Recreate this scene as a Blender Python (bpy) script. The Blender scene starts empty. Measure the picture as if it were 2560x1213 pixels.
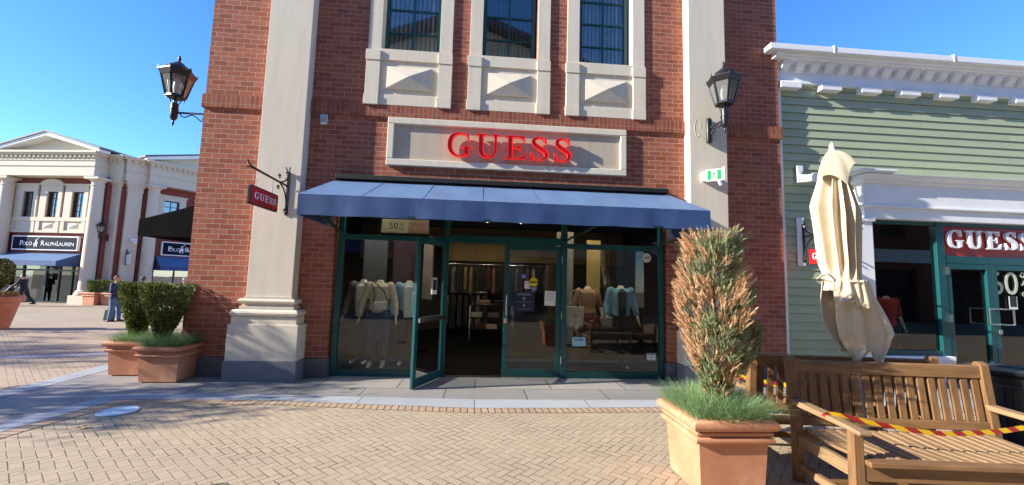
import bpy, bmesh, math, random
from mathutils import Vector, Matrix, noise
R = math.radians
random.seed(11)
sc = bpy.context.scene
COL = sc.collection
PI = math.pi

# ------------------------------------------------------------ materials
def lin(c):
    c /= 255.0
    return c/12.92 if c <= .04045 else ((c+.055)/1.055)**2.4
def S(r, g, b):
    return (lin(r), lin(g), lin(b))
def newmat(name):
    m = bpy.data.materials.new(name); m.use_nodes = True
    nt = m.node_tree
    return m, nt, nt.nodes['Principled BSDF']
def N(nt, t, **kw):
    n = nt.nodes.new(t)
    for k, v in kw.items(): setattr(n, k, v)
    return n
def L(nt, a, b): nt.links.new(a, b)
def mth(nt, op, a, b=None, c=None):
    n = N(nt, 'ShaderNodeMath', operation=op)
    for i, v in enumerate((a, b, c)):
        if v is None: continue
        if isinstance(v, (int, float)): n.inputs[i].default_value = v
        else: L(nt, v, n.inputs[i])
    return n.outputs[0]
def mixc(nt, fac, a, b, mode='MIX'):
    n = N(nt, 'ShaderNodeMix', data_type='RGBA', blend_type=mode)
    for s, v in ((n.inputs[0], fac), (n.inputs[6], a), (n.inputs[7], b)):
        if isinstance(v, (int, float)): s.default_value = v
        elif isinstance(v, tuple): s.default_value = (*v[:3], 1)
        else: L(nt, v, s)
    return n.outputs[2]
def objco(nt): return N(nt, 'ShaderNodeTexCoord').outputs['Object']
def noise_(nt, scale, detail=4, vec=None, rough=.6):
    n = N(nt, 'ShaderNodeTexNoise'); n.inputs['Scale'].default_value = scale
    n.inputs['Detail'].default_value = detail; n.inputs['Roughness'].default_value = rough
    L(nt, vec if vec is not None else objco(nt), n.inputs['Vector'])
    return n.outputs['Fac']
def ramp(nt, fac, lo, hi):
    n = N(nt, 'ShaderNodeMapRange'); L(nt, fac, n.inputs[0])
    n.inputs[1].default_value = lo; n.inputs[2].default_value = hi
    return n.outputs[0]
def bump_(nt, b, h, strength=.3, dist=.01):
    n = N(nt, 'ShaderNodeBump'); n.inputs['Strength'].default_value = strength
    n.inputs['Distance'].default_value = dist
    L(nt, h, n.inputs['Height']); L(nt, n.outputs[0], b.inputs['Normal'])
def sc3(c, k): return tuple(min(1, x*k) for x in c)
def pm(name, col, rough=.6, var=.12, scale=5, bump=.0, bscale=60, metal=0, spec=.5, sheen=0):
    m, nt, b = newmat(name)
    f = ramp(nt, noise_(nt, scale, 6), .3, .7)
    c = mixc(nt, f, sc3(col, 1-var), sc3(col, 1+var))
    L(nt, c, b.inputs['Base Color'])
    b.inputs['Roughness'].default_value = rough
    b.inputs['Metallic'].default_value = metal
    b.inputs['Specular IOR Level'].default_value = spec
    if sheen: b.inputs['Sheen Weight'].default_value = sheen
    if bump: bump_(nt, b, noise_(nt, bscale, 3), bump, .004)
    return m
def emis(name, col, st):
    m, nt, b = newmat(name)
    b.inputs['Base Color'].default_value = (*col, 1)
    b.inputs['Emission Color'].default_value = (*col, 1)
    b.inputs['Emission Strength'].default_value = st
    return m
def glass(name, tint=(.9, .95, .93), ior=1.55, dirt=.02, boost=0.0):
    m, nt, b = newmat(name)
    nt.nodes.remove(b)
    out = nt.nodes['Material Output']
    tr = N(nt, 'ShaderNodeBsdfTransparent'); tr.inputs[0].default_value = (*tint, 1)
    gl = N(nt, 'ShaderNodeBsdfGlossy'); gl.inputs['Roughness'].default_value = 0.0
    fr = N(nt, 'ShaderNodeFresnel'); fr.inputs[0].default_value = ior
    fac = mth(nt, 'ADD', mth(nt, 'MULTIPLY', fr.outputs[0], 1.6), boost)
    fac = mth(nt, 'MINIMUM', fac, 1.0)
    # slight waviness of float glass
    bp = N(nt, 'ShaderNodeBump'); bp.inputs['Strength'].default_value = .04; bp.inputs['Distance'].default_value = .01
    L(nt, noise_(nt, 1.3, 2), bp.inputs['Height']); L(nt, bp.outputs[0], gl.inputs['Normal'])
    mx = N(nt, 'ShaderNodeMixShader'); L(nt, fac, mx.inputs[0]); L(nt, tr.outputs[0], mx.inputs[1]); L(nt, gl.outputs[0], mx.inputs[2])
    df = N(nt, 'ShaderNodeBsdfDiffuse'); df.inputs[0].default_value = (.5, .5, .48, 1)
    mx2 = N(nt, 'ShaderNodeMixShader'); mx2.inputs[0].default_value = dirt
    L(nt, mx.outputs[0], mx2.inputs[1]); L(nt, df.outputs[0], mx2.inputs[2])
    L(nt, mx2.outputs[0], out.inputs[0])
    return m

def brickmat(name, bw, rh, mortar, c1, c2, cm, vertical=False, offset=.5, flush=.15, bumpd=.006, eff=.5):
    m, nt, b = newmat(name)
    sx = N(nt, 'ShaderNodeSeparateXYZ'); L(nt, objco(nt), sx.inputs[0])
    h = mth(nt, 'ADD', sx.outputs[0], sx.outputs[1]); z = sx.outputs[2]
    cb = N(nt, 'ShaderNodeCombineXYZ')
    L(nt, z if vertical else h, cb.inputs[0]); L(nt, h if vertical else z, cb.inputs[1])
    # hand-laid wobble
    wob = N(nt, 'ShaderNodeTexNoise'); wob.inputs['Scale'].default_value = 9; L(nt, cb.outputs[0], wob.inputs['Vector'])
    va = N(nt, 'ShaderNodeVectorMath', operation='MULTIPLY_ADD')
    L(nt, wob.outputs['Color'], va.inputs[0]); va.inputs[1].default_value = (.007, .007, 0); L(nt, cb.outputs[0], va.inputs[2])
    br = N(nt, 'ShaderNodeTexBrick', offset=offset)
    L(nt, va.outputs[0], br.inputs['Vector'])
    br.inputs['Scale'].default_value = 1; br.inputs['Brick Width'].default_value = bw; br.inputs['Row Height'].default_value = rh
    br.inputs['Mortar Size'].default_value = mortar; br.inputs['Mortar Smooth'].default_value = .25; br.inputs['Bias'].default_value = -.1
    br.inputs['Color1'].default_value = (*c1, 1); br.inputs['Color2'].default_value = (*c2, 1); br.inputs['Mortar'].default_value = (*cm, 1)
    n1 = noise_(nt, 40, 5); n2 = noise_(nt, .9, 5)
    c = mixc(nt, mth(nt, 'MULTIPLY', ramp(nt, n1, .35, .75), .5), br.outputs['Color'], mixc(nt, 1, br.outputs['Color'], (.62, .6, .6), 'MULTIPLY'))
    c = mixc(nt, mth(nt, 'MULTIPLY', ramp(nt, n2, .4, .75), .35), c, mixc(nt, 1, c, (.72, .72, .75), 'MULTIPLY'))
    n3 = noise_(nt, 3.1, 7, rough=.72)
    c = mixc(nt, mth(nt, 'MULTIPLY', ramp(nt, n3, .66, .8), eff), c, (.42, .36, .34))
    L(nt, c, b.inputs['Base Color']); b.inputs['Roughness'].default_value = .85; b.inputs['Specular IOR Level'].default_value = .25
    hgt = mth(nt, 'SUBTRACT', mth(nt, 'MULTIPLY', n1, .35), br.outputs['Fac'])
    bump_(nt, b, hgt, .8, bumpd)
    return m

def herringbone():
    m, nt, b = newmat('herringbone_clay_pavers')
    co = objco(nt)
    mp = N(nt, 'ShaderNodeMapping'); mp.inputs['Rotation'].default_value = (0, 0, R(43)); w = 1/.081
    mp.inputs['Scale'].default_value = (w, w, 1)
    wob = N(nt, 'ShaderNodeTexNoise'); wob.inputs['Scale'].default_value = 6; L(nt, co, wob.inputs['Vector'])
    va = N(nt, 'ShaderNodeVectorMath', operation='MULTIPLY_ADD'); L(nt, wob.outputs['Color'], va.inputs[0]); va.inputs[1].default_value = (.012, .012, 0)
    L(nt, co, va.inputs[2]); L(nt, va.outputs[0], mp.inputs[0])
    s = N(nt, 'ShaderNodeSeparateXYZ'); L(nt, mp.outputs[0], s.inputs[0])
    X, Y = s.outputs[0], s.outputs[1]
    ix, iy = mth(nt, 'FLOOR', X), mth(nt, 'FLOOR', Y)
    fx, fy = mth(nt, 'SUBTRACT', X, ix), mth(nt, 'SUBTRACT', Y, iy)
    k = mth(nt, 'FLOORED_MODULO', mth(nt, 'SUBTRACT', ix, iy), 4.0)
    k1 = mth(nt, 'COMPARE', k, 1.0, .1); k2 = mth(nt, 'COMPARE', k, 2.0, .1); k3 = mth(nt, 'COMPARE', k, 3.0, .1)
    vert = mth(nt, 'ADD', k2, k3)
    hor = mth(nt, 'SUBTRACT', 1.0, vert)
    u = mth(nt, 'ADD', mth(nt, 'ADD', mth(nt, 'MULTIPLY', fx, hor), mth(nt, 'MULTIPLY', fy, vert)), mth(nt, 'ADD', k1, k2))
    v = mth(nt, 'ADD', mth(nt, 'MULTIPLY', fy, hor), mth(nt, 'MULTIPLY', fx, vert))
    d = mth(nt, 'MINIMUM', mth(nt, 'MINIMUM', u, mth(nt, 'SUBTRACT', 2.0, u)), mth(nt, 'MINIMUM', v, mth(nt, 'SUBTRACT', 1.0, v)))
    cid = N(nt, 'ShaderNodeCombineXYZ')
    L(nt, mth(nt, 'SUBTRACT', ix, k1), cid.inputs[0]); L(nt, mth(nt, 'SUBTRACT', iy, k2), cid.inputs[1]); L(nt, vert, cid.inputs[2])
    wn = N(nt, 'ShaderNodeTexWhiteNoise', noise_dimensions='3D'); L(nt, cid.outputs[0], wn.inputs['Vector'])
    rnd = wn.outputs['Value']
    base = mixc(nt, rnd, S(173, 156, 132), S(183, 164, 139))
    base = mixc(nt, mth(nt, 'MULTIPLY', ramp(nt, wn.outputs['Color'], .75, 1.0), .25), base, S(178, 152, 128))
    n1 = noise_(nt, 110, 4); n2 = noise_(nt, .55, 5)
    base = mixc(nt, mth(nt, 'MULTIPLY', ramp(nt, n1, .42, .75), .45), base, S(130, 110, 92))
    base = mixc(nt, mth(nt, 'MULTIPLY', ramp(nt, n2, .45, .75), .30), base, S(140, 122, 106))
    vo = N(nt, 'ShaderNodeTexVoronoi'); vo.inputs['Scale'].default_value = 2.3; L(nt, co, vo.inputs['Vector'])
    gum = N(nt, 'ShaderNodeMapRange'); L(nt, vo.outputs['Distance'], gum.inputs[0]); gum.inputs[1].default_value = .055; gum.inputs[2].default_value = .04
    base = mixc(nt, mth(nt, 'MULTIPLY', gum.outputs[0], .45), base, S(92, 82, 72))
    base = mixc(nt, mth(nt, 'MULTIPLY', ramp(nt, noise_(nt, .9, 8, rough=.75), .56, .74), .35), base, S(112, 98, 84))
    # joints partly filled with sand: width and darkness vary
    jn = noise_(nt, 2.3, 3)
    jw = mth(nt, 'ADD', .028, mth(nt, 'MULTIPLY', ramp(nt, jn, .3, .7), .045))
    joint = N(nt, 'ShaderNodeMapRange'); L(nt, d, joint.inputs[0]); L(nt, mth(nt, 'MULTIPLY', jw, .4), joint.inputs[1]); L(nt, jw, joint.inputs[2])
    jm = mth(nt, 'SUBTRACT', 1.0, joint.outputs[0])
    jc = mixc(nt, ramp(nt, jn, .35, .65), S(124, 107, 88), S(74, 61, 50))
    c = mixc(nt, jm, base, jc)
    L(nt, c, b.inputs['Base Color']); b.inputs['Roughness'].default_value = .82; b.inputs['Specular IOR Level'].default_value = .3
    tilt = mth(nt, 'MULTIPLY', rnd, .10)
    edge = N(nt, 'ShaderNodeMapRange'); L(nt, d, edge.inputs[0]); edge.inputs[2].default_value = .07
    h = mth(nt, 'ADD', mth(nt, 'ADD', edge.outputs[0], tilt), mth(nt, 'MULTIPLY', n1, .22))
    bump_(nt, b, h, .5, .004)
    return m

def tilemat(name, bw, rh, mortar, c1, c2, cm, rot=0, bump=.5, spk=.3, swap=False):
    m, nt, b = newmat(name)
    mp = N(nt, 'ShaderNodeMapping'); mp.inputs['Rotation'].default_value = (0, 0, rot); L(nt, objco(nt), mp.inputs[0])
    br = N(nt, 'ShaderNodeTexBrick', offset=.37 if not swap else 0.0); L(nt, mp.outputs[0], br.inputs['Vector'])
    br.inputs['Scale'].default_value = 1; br.inputs['Brick Width'].default_value = bw; br.inputs['Row Height'].default_value = rh
    br.inputs['Mortar Size'].default_value = mortar; br.inputs['Mortar Smooth'].default_value = .1
    br.inputs['Color1'].default_value = (*c1, 1); br.inputs['Color2'].default_value = (*c2, 1); br.inputs['Mortar'].default_value = (*cm, 1)
    n1 = noise_(nt, 35, 7, rough=.7); n2 = noise_(nt, 1.6, 6)
    c = mixc(nt, mth(nt, 'MULTIPLY', ramp(nt, n1, .4, .7), spk), br.outputs['Color'], mixc(nt, 1, br.outputs['Color'], (.6, .6, .6), 'MULTIPLY'))
    c = mixc(nt, mth(nt, 'MULTIPLY', ramp(nt, n2, .4, .7), .35), c, mixc(nt, 1, c, (.7, .7, .72), 'MULTIPLY'))
    L(nt, c, b.inputs['Base Color']); b.inputs['Roughness'].default_value = .75; b.inputs['Specular IOR Level'].default_value = .35
    hh = mth(nt, 'SUBTRACT', mth(nt, 'ADD', mth(nt, 'MULTIPLY', noise_(nt, 7, 6), .8), mth(nt, 'MULTIPLY', n1, .25)), br.outputs['Fac'])
    bump_(nt, b, hh, bump, .008)
    return m

def stucco(name, col, streak=.25):
    m, nt, b = newmat(name)
    mp = N(nt, 'ShaderNodeMapping'); mp.inputs['Scale'].default_value = (5, 5, .6); L(nt, objco(nt), mp.inputs[0])
    f = noise_(nt, 1.6, 6, mp.outputs[0])
    c = mixc(nt, mth(nt, 'MULTIPLY', ramp(nt, f, .42, .8), streak), col, sc3(col, .68))
    c = mixc(nt, mth(nt, 'MULTIPLY', ramp(nt, noise_(nt, 14, 5), .4, .7), .18), c, sc3(col, .8))
    L(nt, c, b.inputs['Base Color']); b.inputs['Roughness'].default_value = .8; b.inputs['Specular IOR Level'].default_value = .25
    bump_(nt, b, noise_(nt, 160, 3), .18, .003)
    return m

def woodmat(name, c1, c2, axis=0):
    m, nt, b = newmat(name)
    mp = N(nt, 'ShaderNodeMapping'); sca = [28, 28, 28]; sca[axis] = 1.6; mp.inputs['Scale'].default_value = sca
    L(nt, objco(nt), mp.inputs[0])
    f = noise_(nt, 1.5, 6, mp.outputs[0], .65); g = noise_(nt, 2.2, 3)
    c = mixc(nt, ramp(nt, f, .32, .68), c1, c2)
    c = mixc(nt, mth(nt, 'MULTIPLY', ramp(nt, g, .45, .75), .45), c, sc3(c1, .55))
    L(nt, c, b.inputs['Base Color']); b.inputs['Roughness'].default_value = .55; b.inputs['Specular IOR Level'].default_value = .35
    bump_(nt, b, f, .25, .003)
    return m

def stripes(name, c1, c2, period, slant):
    m, nt, b = newmat(name)
    s = N(nt, 'ShaderNodeSeparateXYZ'); L(nt, objco(nt), s.inputs[0])
    t = mth(nt, 'ADD', s.outputs[0], mth(nt, 'MULTIPLY', s.outputs[2], slant))
    f = mth(nt, 'GREATER_THAN', mth(nt, 'FRACT', mth(nt, 'DIVIDE', t, period)), .5)
    L(nt, mixc(nt, f, c1, c2), b.inputs['Base Color']); b.inputs['Roughness'].default_value = .35
    return m

def leafmat(name, c, var=.35, rough=.55):
    m, nt, b = newmat(name)
    f = noise_(nt, 23, 2)
    cc = mixc(nt, ramp(nt, f, .3, .7), sc3(c, 1-var), sc3(c, 1+var))
    L(nt, cc, b.inputs['Base Color']); b.inputs['Roughness'].default_value = rough; b.inputs['Specular IOR Level'].default_value = .3
    tl = N(nt, 'ShaderNodeBsdfTranslucent'); L(nt, cc, tl.inputs[0])
    mx = N(nt, 'ShaderNodeMixShader'); mx.inputs[0].default_value = .25
    L(nt, b.outputs[0], mx.inputs[1]); L(nt, tl.outputs[0], mx.inputs[2]); L(nt, mx.outputs[0], nt.nodes['Material Output'].inputs[0])
    return m

M = {}
M['brick'] = brickmat('red_brick', .226, .083, .0045, S(172, 102, 79), S(140, 77, 61), S(182, 162, 145))
M['soldier'] = brickmat('red_soldier_brick', .4, .0765, .005, S(160, 93, 72), S(132, 72, 56), S(160, 132, 114), vertical=True, offset=0, eff=.7)
M['farbrick'] = brickmat('far_red_brick', .226, .083, .0055, S(140, 66, 54), S(112, 48, 42), S(165, 140, 125))
M['cream'] = stucco('cream_render', S(220, 209, 190), .42)
M['cream2'] = stucco('cream_render_far', S(208, 198, 178), .2)
M['panelstone'] = stucco('sign_panel_stone', S(192, 178, 158), .5)
M['granite'] = pm('grey_granite', S(118, 120, 128), .55, .15, 40, .12, 120)
M['plinth'] = pm('dark_grey_plinth_stone', S(92, 92, 98), .6, .18, 9, .15, 90)
M['teal'] = pm('teal_green_painted_metal', S(14, 74, 76), .35, .06, 3)
M['tealdark'] = pm('dark_green_painted_metal', S(16, 50, 50), .4, .06, 3)
M['black'] = pm('black_cast_iron', S(26, 26, 28), .38, .12, 12, .05, 40)
M['blackmatte'] = pm('black_matte', S(18, 18, 20), .7, .1, 5)
M['glass'] = glass('shop_glass', (.84, .90, .88), 1.5, .003, .006)
M['glassup'] = glass('upper_window_glass', (.93, .96, .98), 1.6, .004, .12)
M['glassfar'] = glass('far_window_glass', (.35, .42, .48), 1.8, .01, .18)
M['glassdark'] = glass('dark_shop_glass', (.16, .18, .2), 1.5, .0, .0)
M['lampglass'] = glass('lantern_glass', (.95, .96, .96), 1.4, .28, 0)
M['blind'] = pm('vertical_blind_fabric', S(232, 236, 236), .8, .04, 3)
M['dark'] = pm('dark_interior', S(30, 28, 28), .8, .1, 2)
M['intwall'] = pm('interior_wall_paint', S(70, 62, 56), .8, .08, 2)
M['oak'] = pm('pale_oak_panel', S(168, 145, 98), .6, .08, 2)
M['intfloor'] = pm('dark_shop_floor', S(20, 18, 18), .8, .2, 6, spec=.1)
M['awnblue'] = None
M['redacr'] = None
M['white'] = pm('white_painted_trim', S(232, 234, 236), .5, .05, 3)
M['chrome'] = pm('brushed_steel', S(200, 202, 204), .25, .05, 20, metal=1)
M['whitep'] = pm('white_plastic', S(228, 228, 224), .4, .03, 3)
M['paper'] = pm('white_paper', S(225, 226, 222), .8, .03, 5)
M['ink'] = pm('black_ink', S(20, 20, 24), .8, .05, 5)
M['terra'] = None

def awning_mat(name, col, fade, spec=.35, rough=.6):
    m, nt, b = newmat(name)
    mp = N(nt, 'ShaderNodeMapping'); mp.inputs['Scale'].default_value = (1.2, .5, .5); L(nt, objco(nt), mp.inputs[0])
    f = noise_(nt, 2.2, 6, mp.outputs[0])
    c = mixc(nt, ramp(nt, f, .35, .7), sc3(col, .88), fade)
    L(nt, c, b.inputs['Base Color']); b.inputs['Roughness'].default_value = rough; b.inputs['Specular IOR Level'].default_value = spec
    b.inputs['Sheen Weight'].default_value = .05
    bump_(nt, b, noise_(nt, 6, 4), .12, .02)
    return m
M['awnblue'] = awning_mat('faded_blue_awning_canvas', S(74, 106, 148), S(82, 115, 156))
M['awnnavy'] = awning_mat('navy_awning_canvas', S(48, 74, 122), S(58, 86, 134))
M['awnblack'] = awning_mat('black_awning_canvas', S(14, 13, 16), S(19, 18, 22), .04, .95)
M['seam'] = pm('awning_seam_canvas', S(80, 110, 150), .6, .05)

def redmat():
    m, nt, b = newmat('red_acrylic_letter_face')
    b.inputs['Base Color'].default_value = (*S(196, 14, 24), 1); b.inputs['Roughness'].default_value = .28
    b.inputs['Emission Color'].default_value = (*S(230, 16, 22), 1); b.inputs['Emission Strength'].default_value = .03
    return m
M['redacr'] = redmat()
def redrim():
    m, nt, b = newmat('bright_red_letter_trim')
    b.inputs['Base Color'].default_value = (*S(225, 50, 50), 1); b.inputs['Roughness'].default_value = .25
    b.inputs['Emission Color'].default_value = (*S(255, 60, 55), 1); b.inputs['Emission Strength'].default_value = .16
    return m
M['redrim'] = redrim()
M['redsign'] = pm('red_sign_enamel', S(190, 28, 32), .35, .04)
M['redpanel'] = pm('red_fascia_film', S(168, 36, 30), .4, .06)
M['whitel'] = pm('white_sign_letter', S(232, 235, 240), .4, .03)

def terramat():
    m, nt, b = newmat('terracotta_clay')
    f = noise_(nt, 3, 6); g = noise_(nt, 26, 5)
    c = mixc(nt, ramp(nt, f, .3, .7), S(186, 124, 92), S(202, 146, 114))
    c = mixc(nt, mth(nt, 'MULTIPLY', ramp(nt, g, .5, .8), .4), c, S(176, 106, 70))
    c = mixc(nt, mth(nt, 'MULTIPLY', ramp(nt, noise_(nt, 2.6, 8, rough=.78), .54, .74), .6), c, S(222, 188, 160))
    c = mixc(nt, mth(nt, 'MULTIPLY', ramp(nt, noise_(nt, 5.5, 8, rough=.8), .60, .72), .4), c, S(140, 84, 58))
    L(nt, c, b.inputs['Base Color']); b.inputs['Roughness'].default_value = .65; b.inputs['Specular IOR Level'].default_value = .35
    bump_(nt, b, g, .12, .004)
    return m
M['terra'] = terramat()
M['soil'] = pm('potting_soil', S(60, 46, 36), .95, .3, 30, .5, 60)

# ------------------------------------------------------------ mesh builder
class MB:
    def __init__(s, mat=None):
        s.v = []; s.f = []; s.mi = []; s.cur = 0; s.T = mat or Matrix()
    def add(s, vs, fs):
        o = len(s.v); T = s.T
        s.v.extend(tuple(T @ Vector(p)) for p in vs)
        for f in fs: s.f.append([i+o for i in f]); s.mi.append(s.cur)
    def box(s, x0, x1, y0, y1, z0, z1):
        s.add([(x0,y0,z0),(x1,y0,z0),(x1,y1,z0),(x0,y1,z0),(x0,y0,z1),(x1,y0,z1),(x1,y1,z1),(x0,y1,z1)],
              [(0,3,2,1),(4,5,6,7),(0,1,5,4),(1,2,6,5),(2,3,7,6),(3,0,4,7)])
    def bar(s, p, q, w, h, up=(0,0,1)):
        p, q = Vector(p), Vector(q); d = (q-p).normalized(); up = Vector(up)
        sd = d.cross(up)
        if sd.length < 1e-4: sd = d.cross(Vector((1,0,0)))
        sd.normalize(); u = sd.cross(d).normalized(); vs = []
        for c in (p, q):
            for a, b_ in ((-1,-1),(1,-1),(1,1),(-1,1)): vs.append(tuple(c+sd*a*w/2+u*b_*h/2))
        s.add(vs, [(0,3,2,1),(4,5,6,7),(0,1,5,4),(1,2,6,5),(2,3,7,6),(3,0,4,7)])
    def tube(s, pts, r, n=8, flat=None, cap=True):
        pts = [Vector(p) for p in pts]; k = len(pts)
        rs = r if isinstance(r, (list, tuple)) else [r]*k
        vs = []; fs = []; ref = None
        for i, p in enumerate(pts):
            d = (pts[min(i+1,k-1)]-pts[max(i-1,0)])
            d = d.normalized() if d.length > 1e-9 else Vector((0,0,1))
            if flat:
                a = Vector(flat[0]); a = (a-d*a.dot(d))
                a = a.normalized() if a.length > 1e-4 else d.orthogonal().normalized()
            else:
                a = d.orthogonal().normalized() if ref is None else (ref-d*ref.dot(d)).normalized()
            ref = a; b_ = d.cross(a); kf = flat[1] if flat else 1
            for j in range(n):
                t = 2*PI*j/n
                vs.append(tuple(p+a*math.cos(t)*rs[i]+b_*math.sin(t)*rs[i]*kf))
        for i in range(k-1):
            for j in range(n):
                fs.append((i*n+j, i*n+(j+1)%n, (i+1)*n+(j+1)%n, (i+1)*n+j))
        if cap:
            fs.append(tuple(reversed(range(n)))); fs.append(tuple(range((k-1)*n, k*n)))
        s.add(vs, fs)
    def lathe(s, prof, c=(0,0,0), n=16, rot=0, sx=1, sy=1):
        vs = []; fs = []; k = len(prof)
        for r, z in prof:
            for j in range(n):
                t = 2*PI*j/n+rot
                vs.append((c[0]+r*math.cos(t)*sx, c[1]+r*math.sin(t)*sy, c[2]+z))
        for i in range(k-1):
            for j in range(n): fs.append((i*n+j, i*n+(j+1)%n, (i+1)*n+(j+1)%n, (i+1)*n+j))
        fs.append(tuple(reversed(range(n)))); fs.append(tuple(range((k-1)*n, k*n)))
        s.add(vs, fs)
    def ball(s, c, r, n=10, sx=1, sy=1, sz=1):
        m = max(5, n//2+1)
        s.lathe([(max(.001,r*math.sin(PI*i/m)), -r*sz*math.cos(PI*i/m)) for i in range(m+1)], c, n, 0, sx, sy)
    def prism(s, poly, fn, t0, t1):
        n = len(poly)
        vs = [fn(a, b_, t0) for a, b_ in poly]+[fn(a, b_, t1) for a, b_ in poly]
        fs = [tuple(range(n)), tuple(reversed(range(n, 2*n)))]
        fs += [(i, n+i, n+(i+1)%n, (i+1)%n) for i in range(n)]
        s.add(vs, fs)
    def quad(s, a, b_, c, d): s.add([a, b_, c, d], [(0,1,2,3)])
    def wall(s, xs, zs, holes, y0, y1):
        """slab in the x-z plane with rectangular holes"""
        def solid(i, j):
            if i < 0 or j < 0 or i >= len(xs)-1 or j >= len(zs)-1: return False
            cx, cz = (xs[i]+xs[i+1])/2, (zs[j]+zs[j+1])/2
            return not any(a < cx < b_ and c < cz < d for a, b_, c, d in holes)
        for i in range(len(xs)-1):
            for j in range(len(zs)-1):
                if not solid(i, j): continue
                a, b_, c, d = xs[i], xs[i+1], zs[j], zs[j+1]
                s.quad((a,y0,c),(b_,y0,c),(b_,y0,d),(a,y0,d)); s.quad((b_,y1,c),(a,y1,c),(a,y1,d),(b_,y1,d))
                if not solid(i-1, j): s.quad((a,y1,c),(a,y0,c),(a,y0,d),(a,y1,d))
                if not solid(i+1, j): s.quad((b_,y0,c),(b_,y1,c),(b_,y1,d),(b_,y0,d))
                if not solid(i, j-1): s.quad((a,y1,c),(b_,y1,c),(b_,y0,c),(a,y0,c))
                if not solid(i, j+1): s.quad((a,y0,d),(b_,y0,d),(b_,y1,d),(a,y1,d))
    def build(s, name, mats, parent=None, smooth=False, bevel=0, seg=2, kind=None, fixn=True):
        if not isinstance(mats, (list, tuple)): mats = [mats]
        me = bpy.data.meshes.new(name)
        W = Matrix()
        p = parent
        while p is not None and p.parent is not None: p = p.parent
        if p is not None: W = (Matrix.Translation(p.location) @ p.rotation_euler.to_matrix().to_4x4()).inverted()
        me.from_pydata([tuple(W @ Vector(v)) for v in s.v], [], s.f)
        for m in mats: me.materials.append(m)
        me.polygons.foreach_set('material_index', s.mi)
        if fixn or bevel:
            bm = bmesh.new(); bm.from_mesh(me)
            if fixn: bmesh.ops.recalc_face_normals(bm, faces=bm.faces)
            if bevel:
                es = [e for e in bm.edges if len(e.link_faces) == 2 and e.calc_face_angle(0) > R(35)]
                bmesh.ops.bevel(bm, geom=es, offset=bevel, segments=seg, profile=.5, affect='EDGES', clamp_overlap=True)
            bm.to_mesh(me); bm.free()
        if smooth:
            me.polygons.foreach_set('use_smooth', [True]*len(me.polygons))
            if smooth != 'all': me.set_sharp_from_angle(angle=R(38))
        o = bpy.data.objects.new(name, me); COL.objects.link(o)
        if parent is not None: o.parent = parent
        if kind: o['kind'] = kind
        return o

def tag(o, label, cat, group=None, kind=None):
    o['label'] = label; o['category'] = cat
    if group: o['group'] = group
    if kind: o['kind'] = kind
    return o
def thing(name, label, cat, loc=(0,0,0), rz=0, group=None):
    o = bpy.data.objects.new(name, None); COL.objects.link(o)
    o.location = loc; o.rotation_euler = (0, 0, rz); o.empty_display_size = .1
    return tag(o, label, cat, group)
def dup(root, loc, rz=0, label=None, scale=None):
    r = root.copy(); COL.objects.link(r); r.location = loc; r.rotation_euler = (0, 0, rz)
    if label: r['label'] = label
    if scale: r.scale = (scale,)*3
    def rec(a, b_):
        for ch in list(a.children):
            c = ch.copy(); COL.objects.link(c); c.parent = b_; rec(ch, c)
    rec(root, r)
    return r
def FR(x, y, z, rz): return Matrix.Translation((x, y, z)) @ Matrix.Rotation(rz, 4, 'Z')
XZ = lambda a, b_, t: (a, t, b_)
YZ = lambda a, b_, t: (t, a, b_)

def text_mesh(body, size, ext=.004):
    cu = bpy.data.curves.new('txt', 'FONT'); cu.body = body; cu.size = size; cu.extrude = ext
    cu.align_x = 'CENTER'; cu.align_y = 'CENTER'; cu.resolution_u = 3
    ob = bpy.data.objects.new('txt', cu); COL.objects.link(ob)
    dg = bpy.context.evaluated_depsgraph_get()
    me = bpy.data.meshes.new_from_object(ob.evaluated_get(dg))
    vs = [tuple(v.co) for v in me.vertices]; fs = [tuple(p.vertices) for p in me.polygons]
    bpy.data.objects.remove(ob); bpy.data.curves.remove(cu); bpy.data.meshes.remove(me)
    return vs, fs
def text(mb, body, size, c, rz=0, ext=.003, sx=1.0, flip=False):
    """upright text centred at c, reading along the local x turned by rz"""
    vs, fs = text_mesh(body, size, ext)
    ca, sa = math.cos(rz), math.sin(rz)
    out = []
    for x, y, z in vs:
        x *= sx
        out.append((c[0]+x*ca+z*sa, c[1]+x*sa-z*ca, c[2]+y))
    mb.add(out, fs)

def cr(pts, n=6):
    out = []; P = [pts[0]]+list(pts)+[pts[-1]]
    for i in range(1, len(P)-2):
        p0, p1, p2, p3 = P[i-1], P[i], P[i+1], P[i+2]
        for k in range(n):
            t = k/n
            out.append(tuple(.5*((2*b_)+(-a+c)*t+(2*a-5*b_+4*c-d)*t*t+(-a+3*b_-3*c+d)*t**3) for a, b_, c, d in zip(p0, p1, p2, p3)))
    out.append(tuple(pts[-1]))
    return out
def ribbon(pts, n=6):
    P = cr(pts, n); a = []; b_ = []
    for i, (x, y, w) in enumerate(P):
        q0, q1 = P[max(0, i-1)], P[min(len(P)-1, i+1)]
        dx, dy = q1[0]-q0[0], q1[1]-q0[1]; l = math.hypot(dx, dy) or 1
        nx, ny = -dy/l, dx/l
        a.append((x+nx*w/2, y+ny*w/2)); b_.append((x-nx*w/2, y-ny*w/2))
    return a+b_[::-1]
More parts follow.
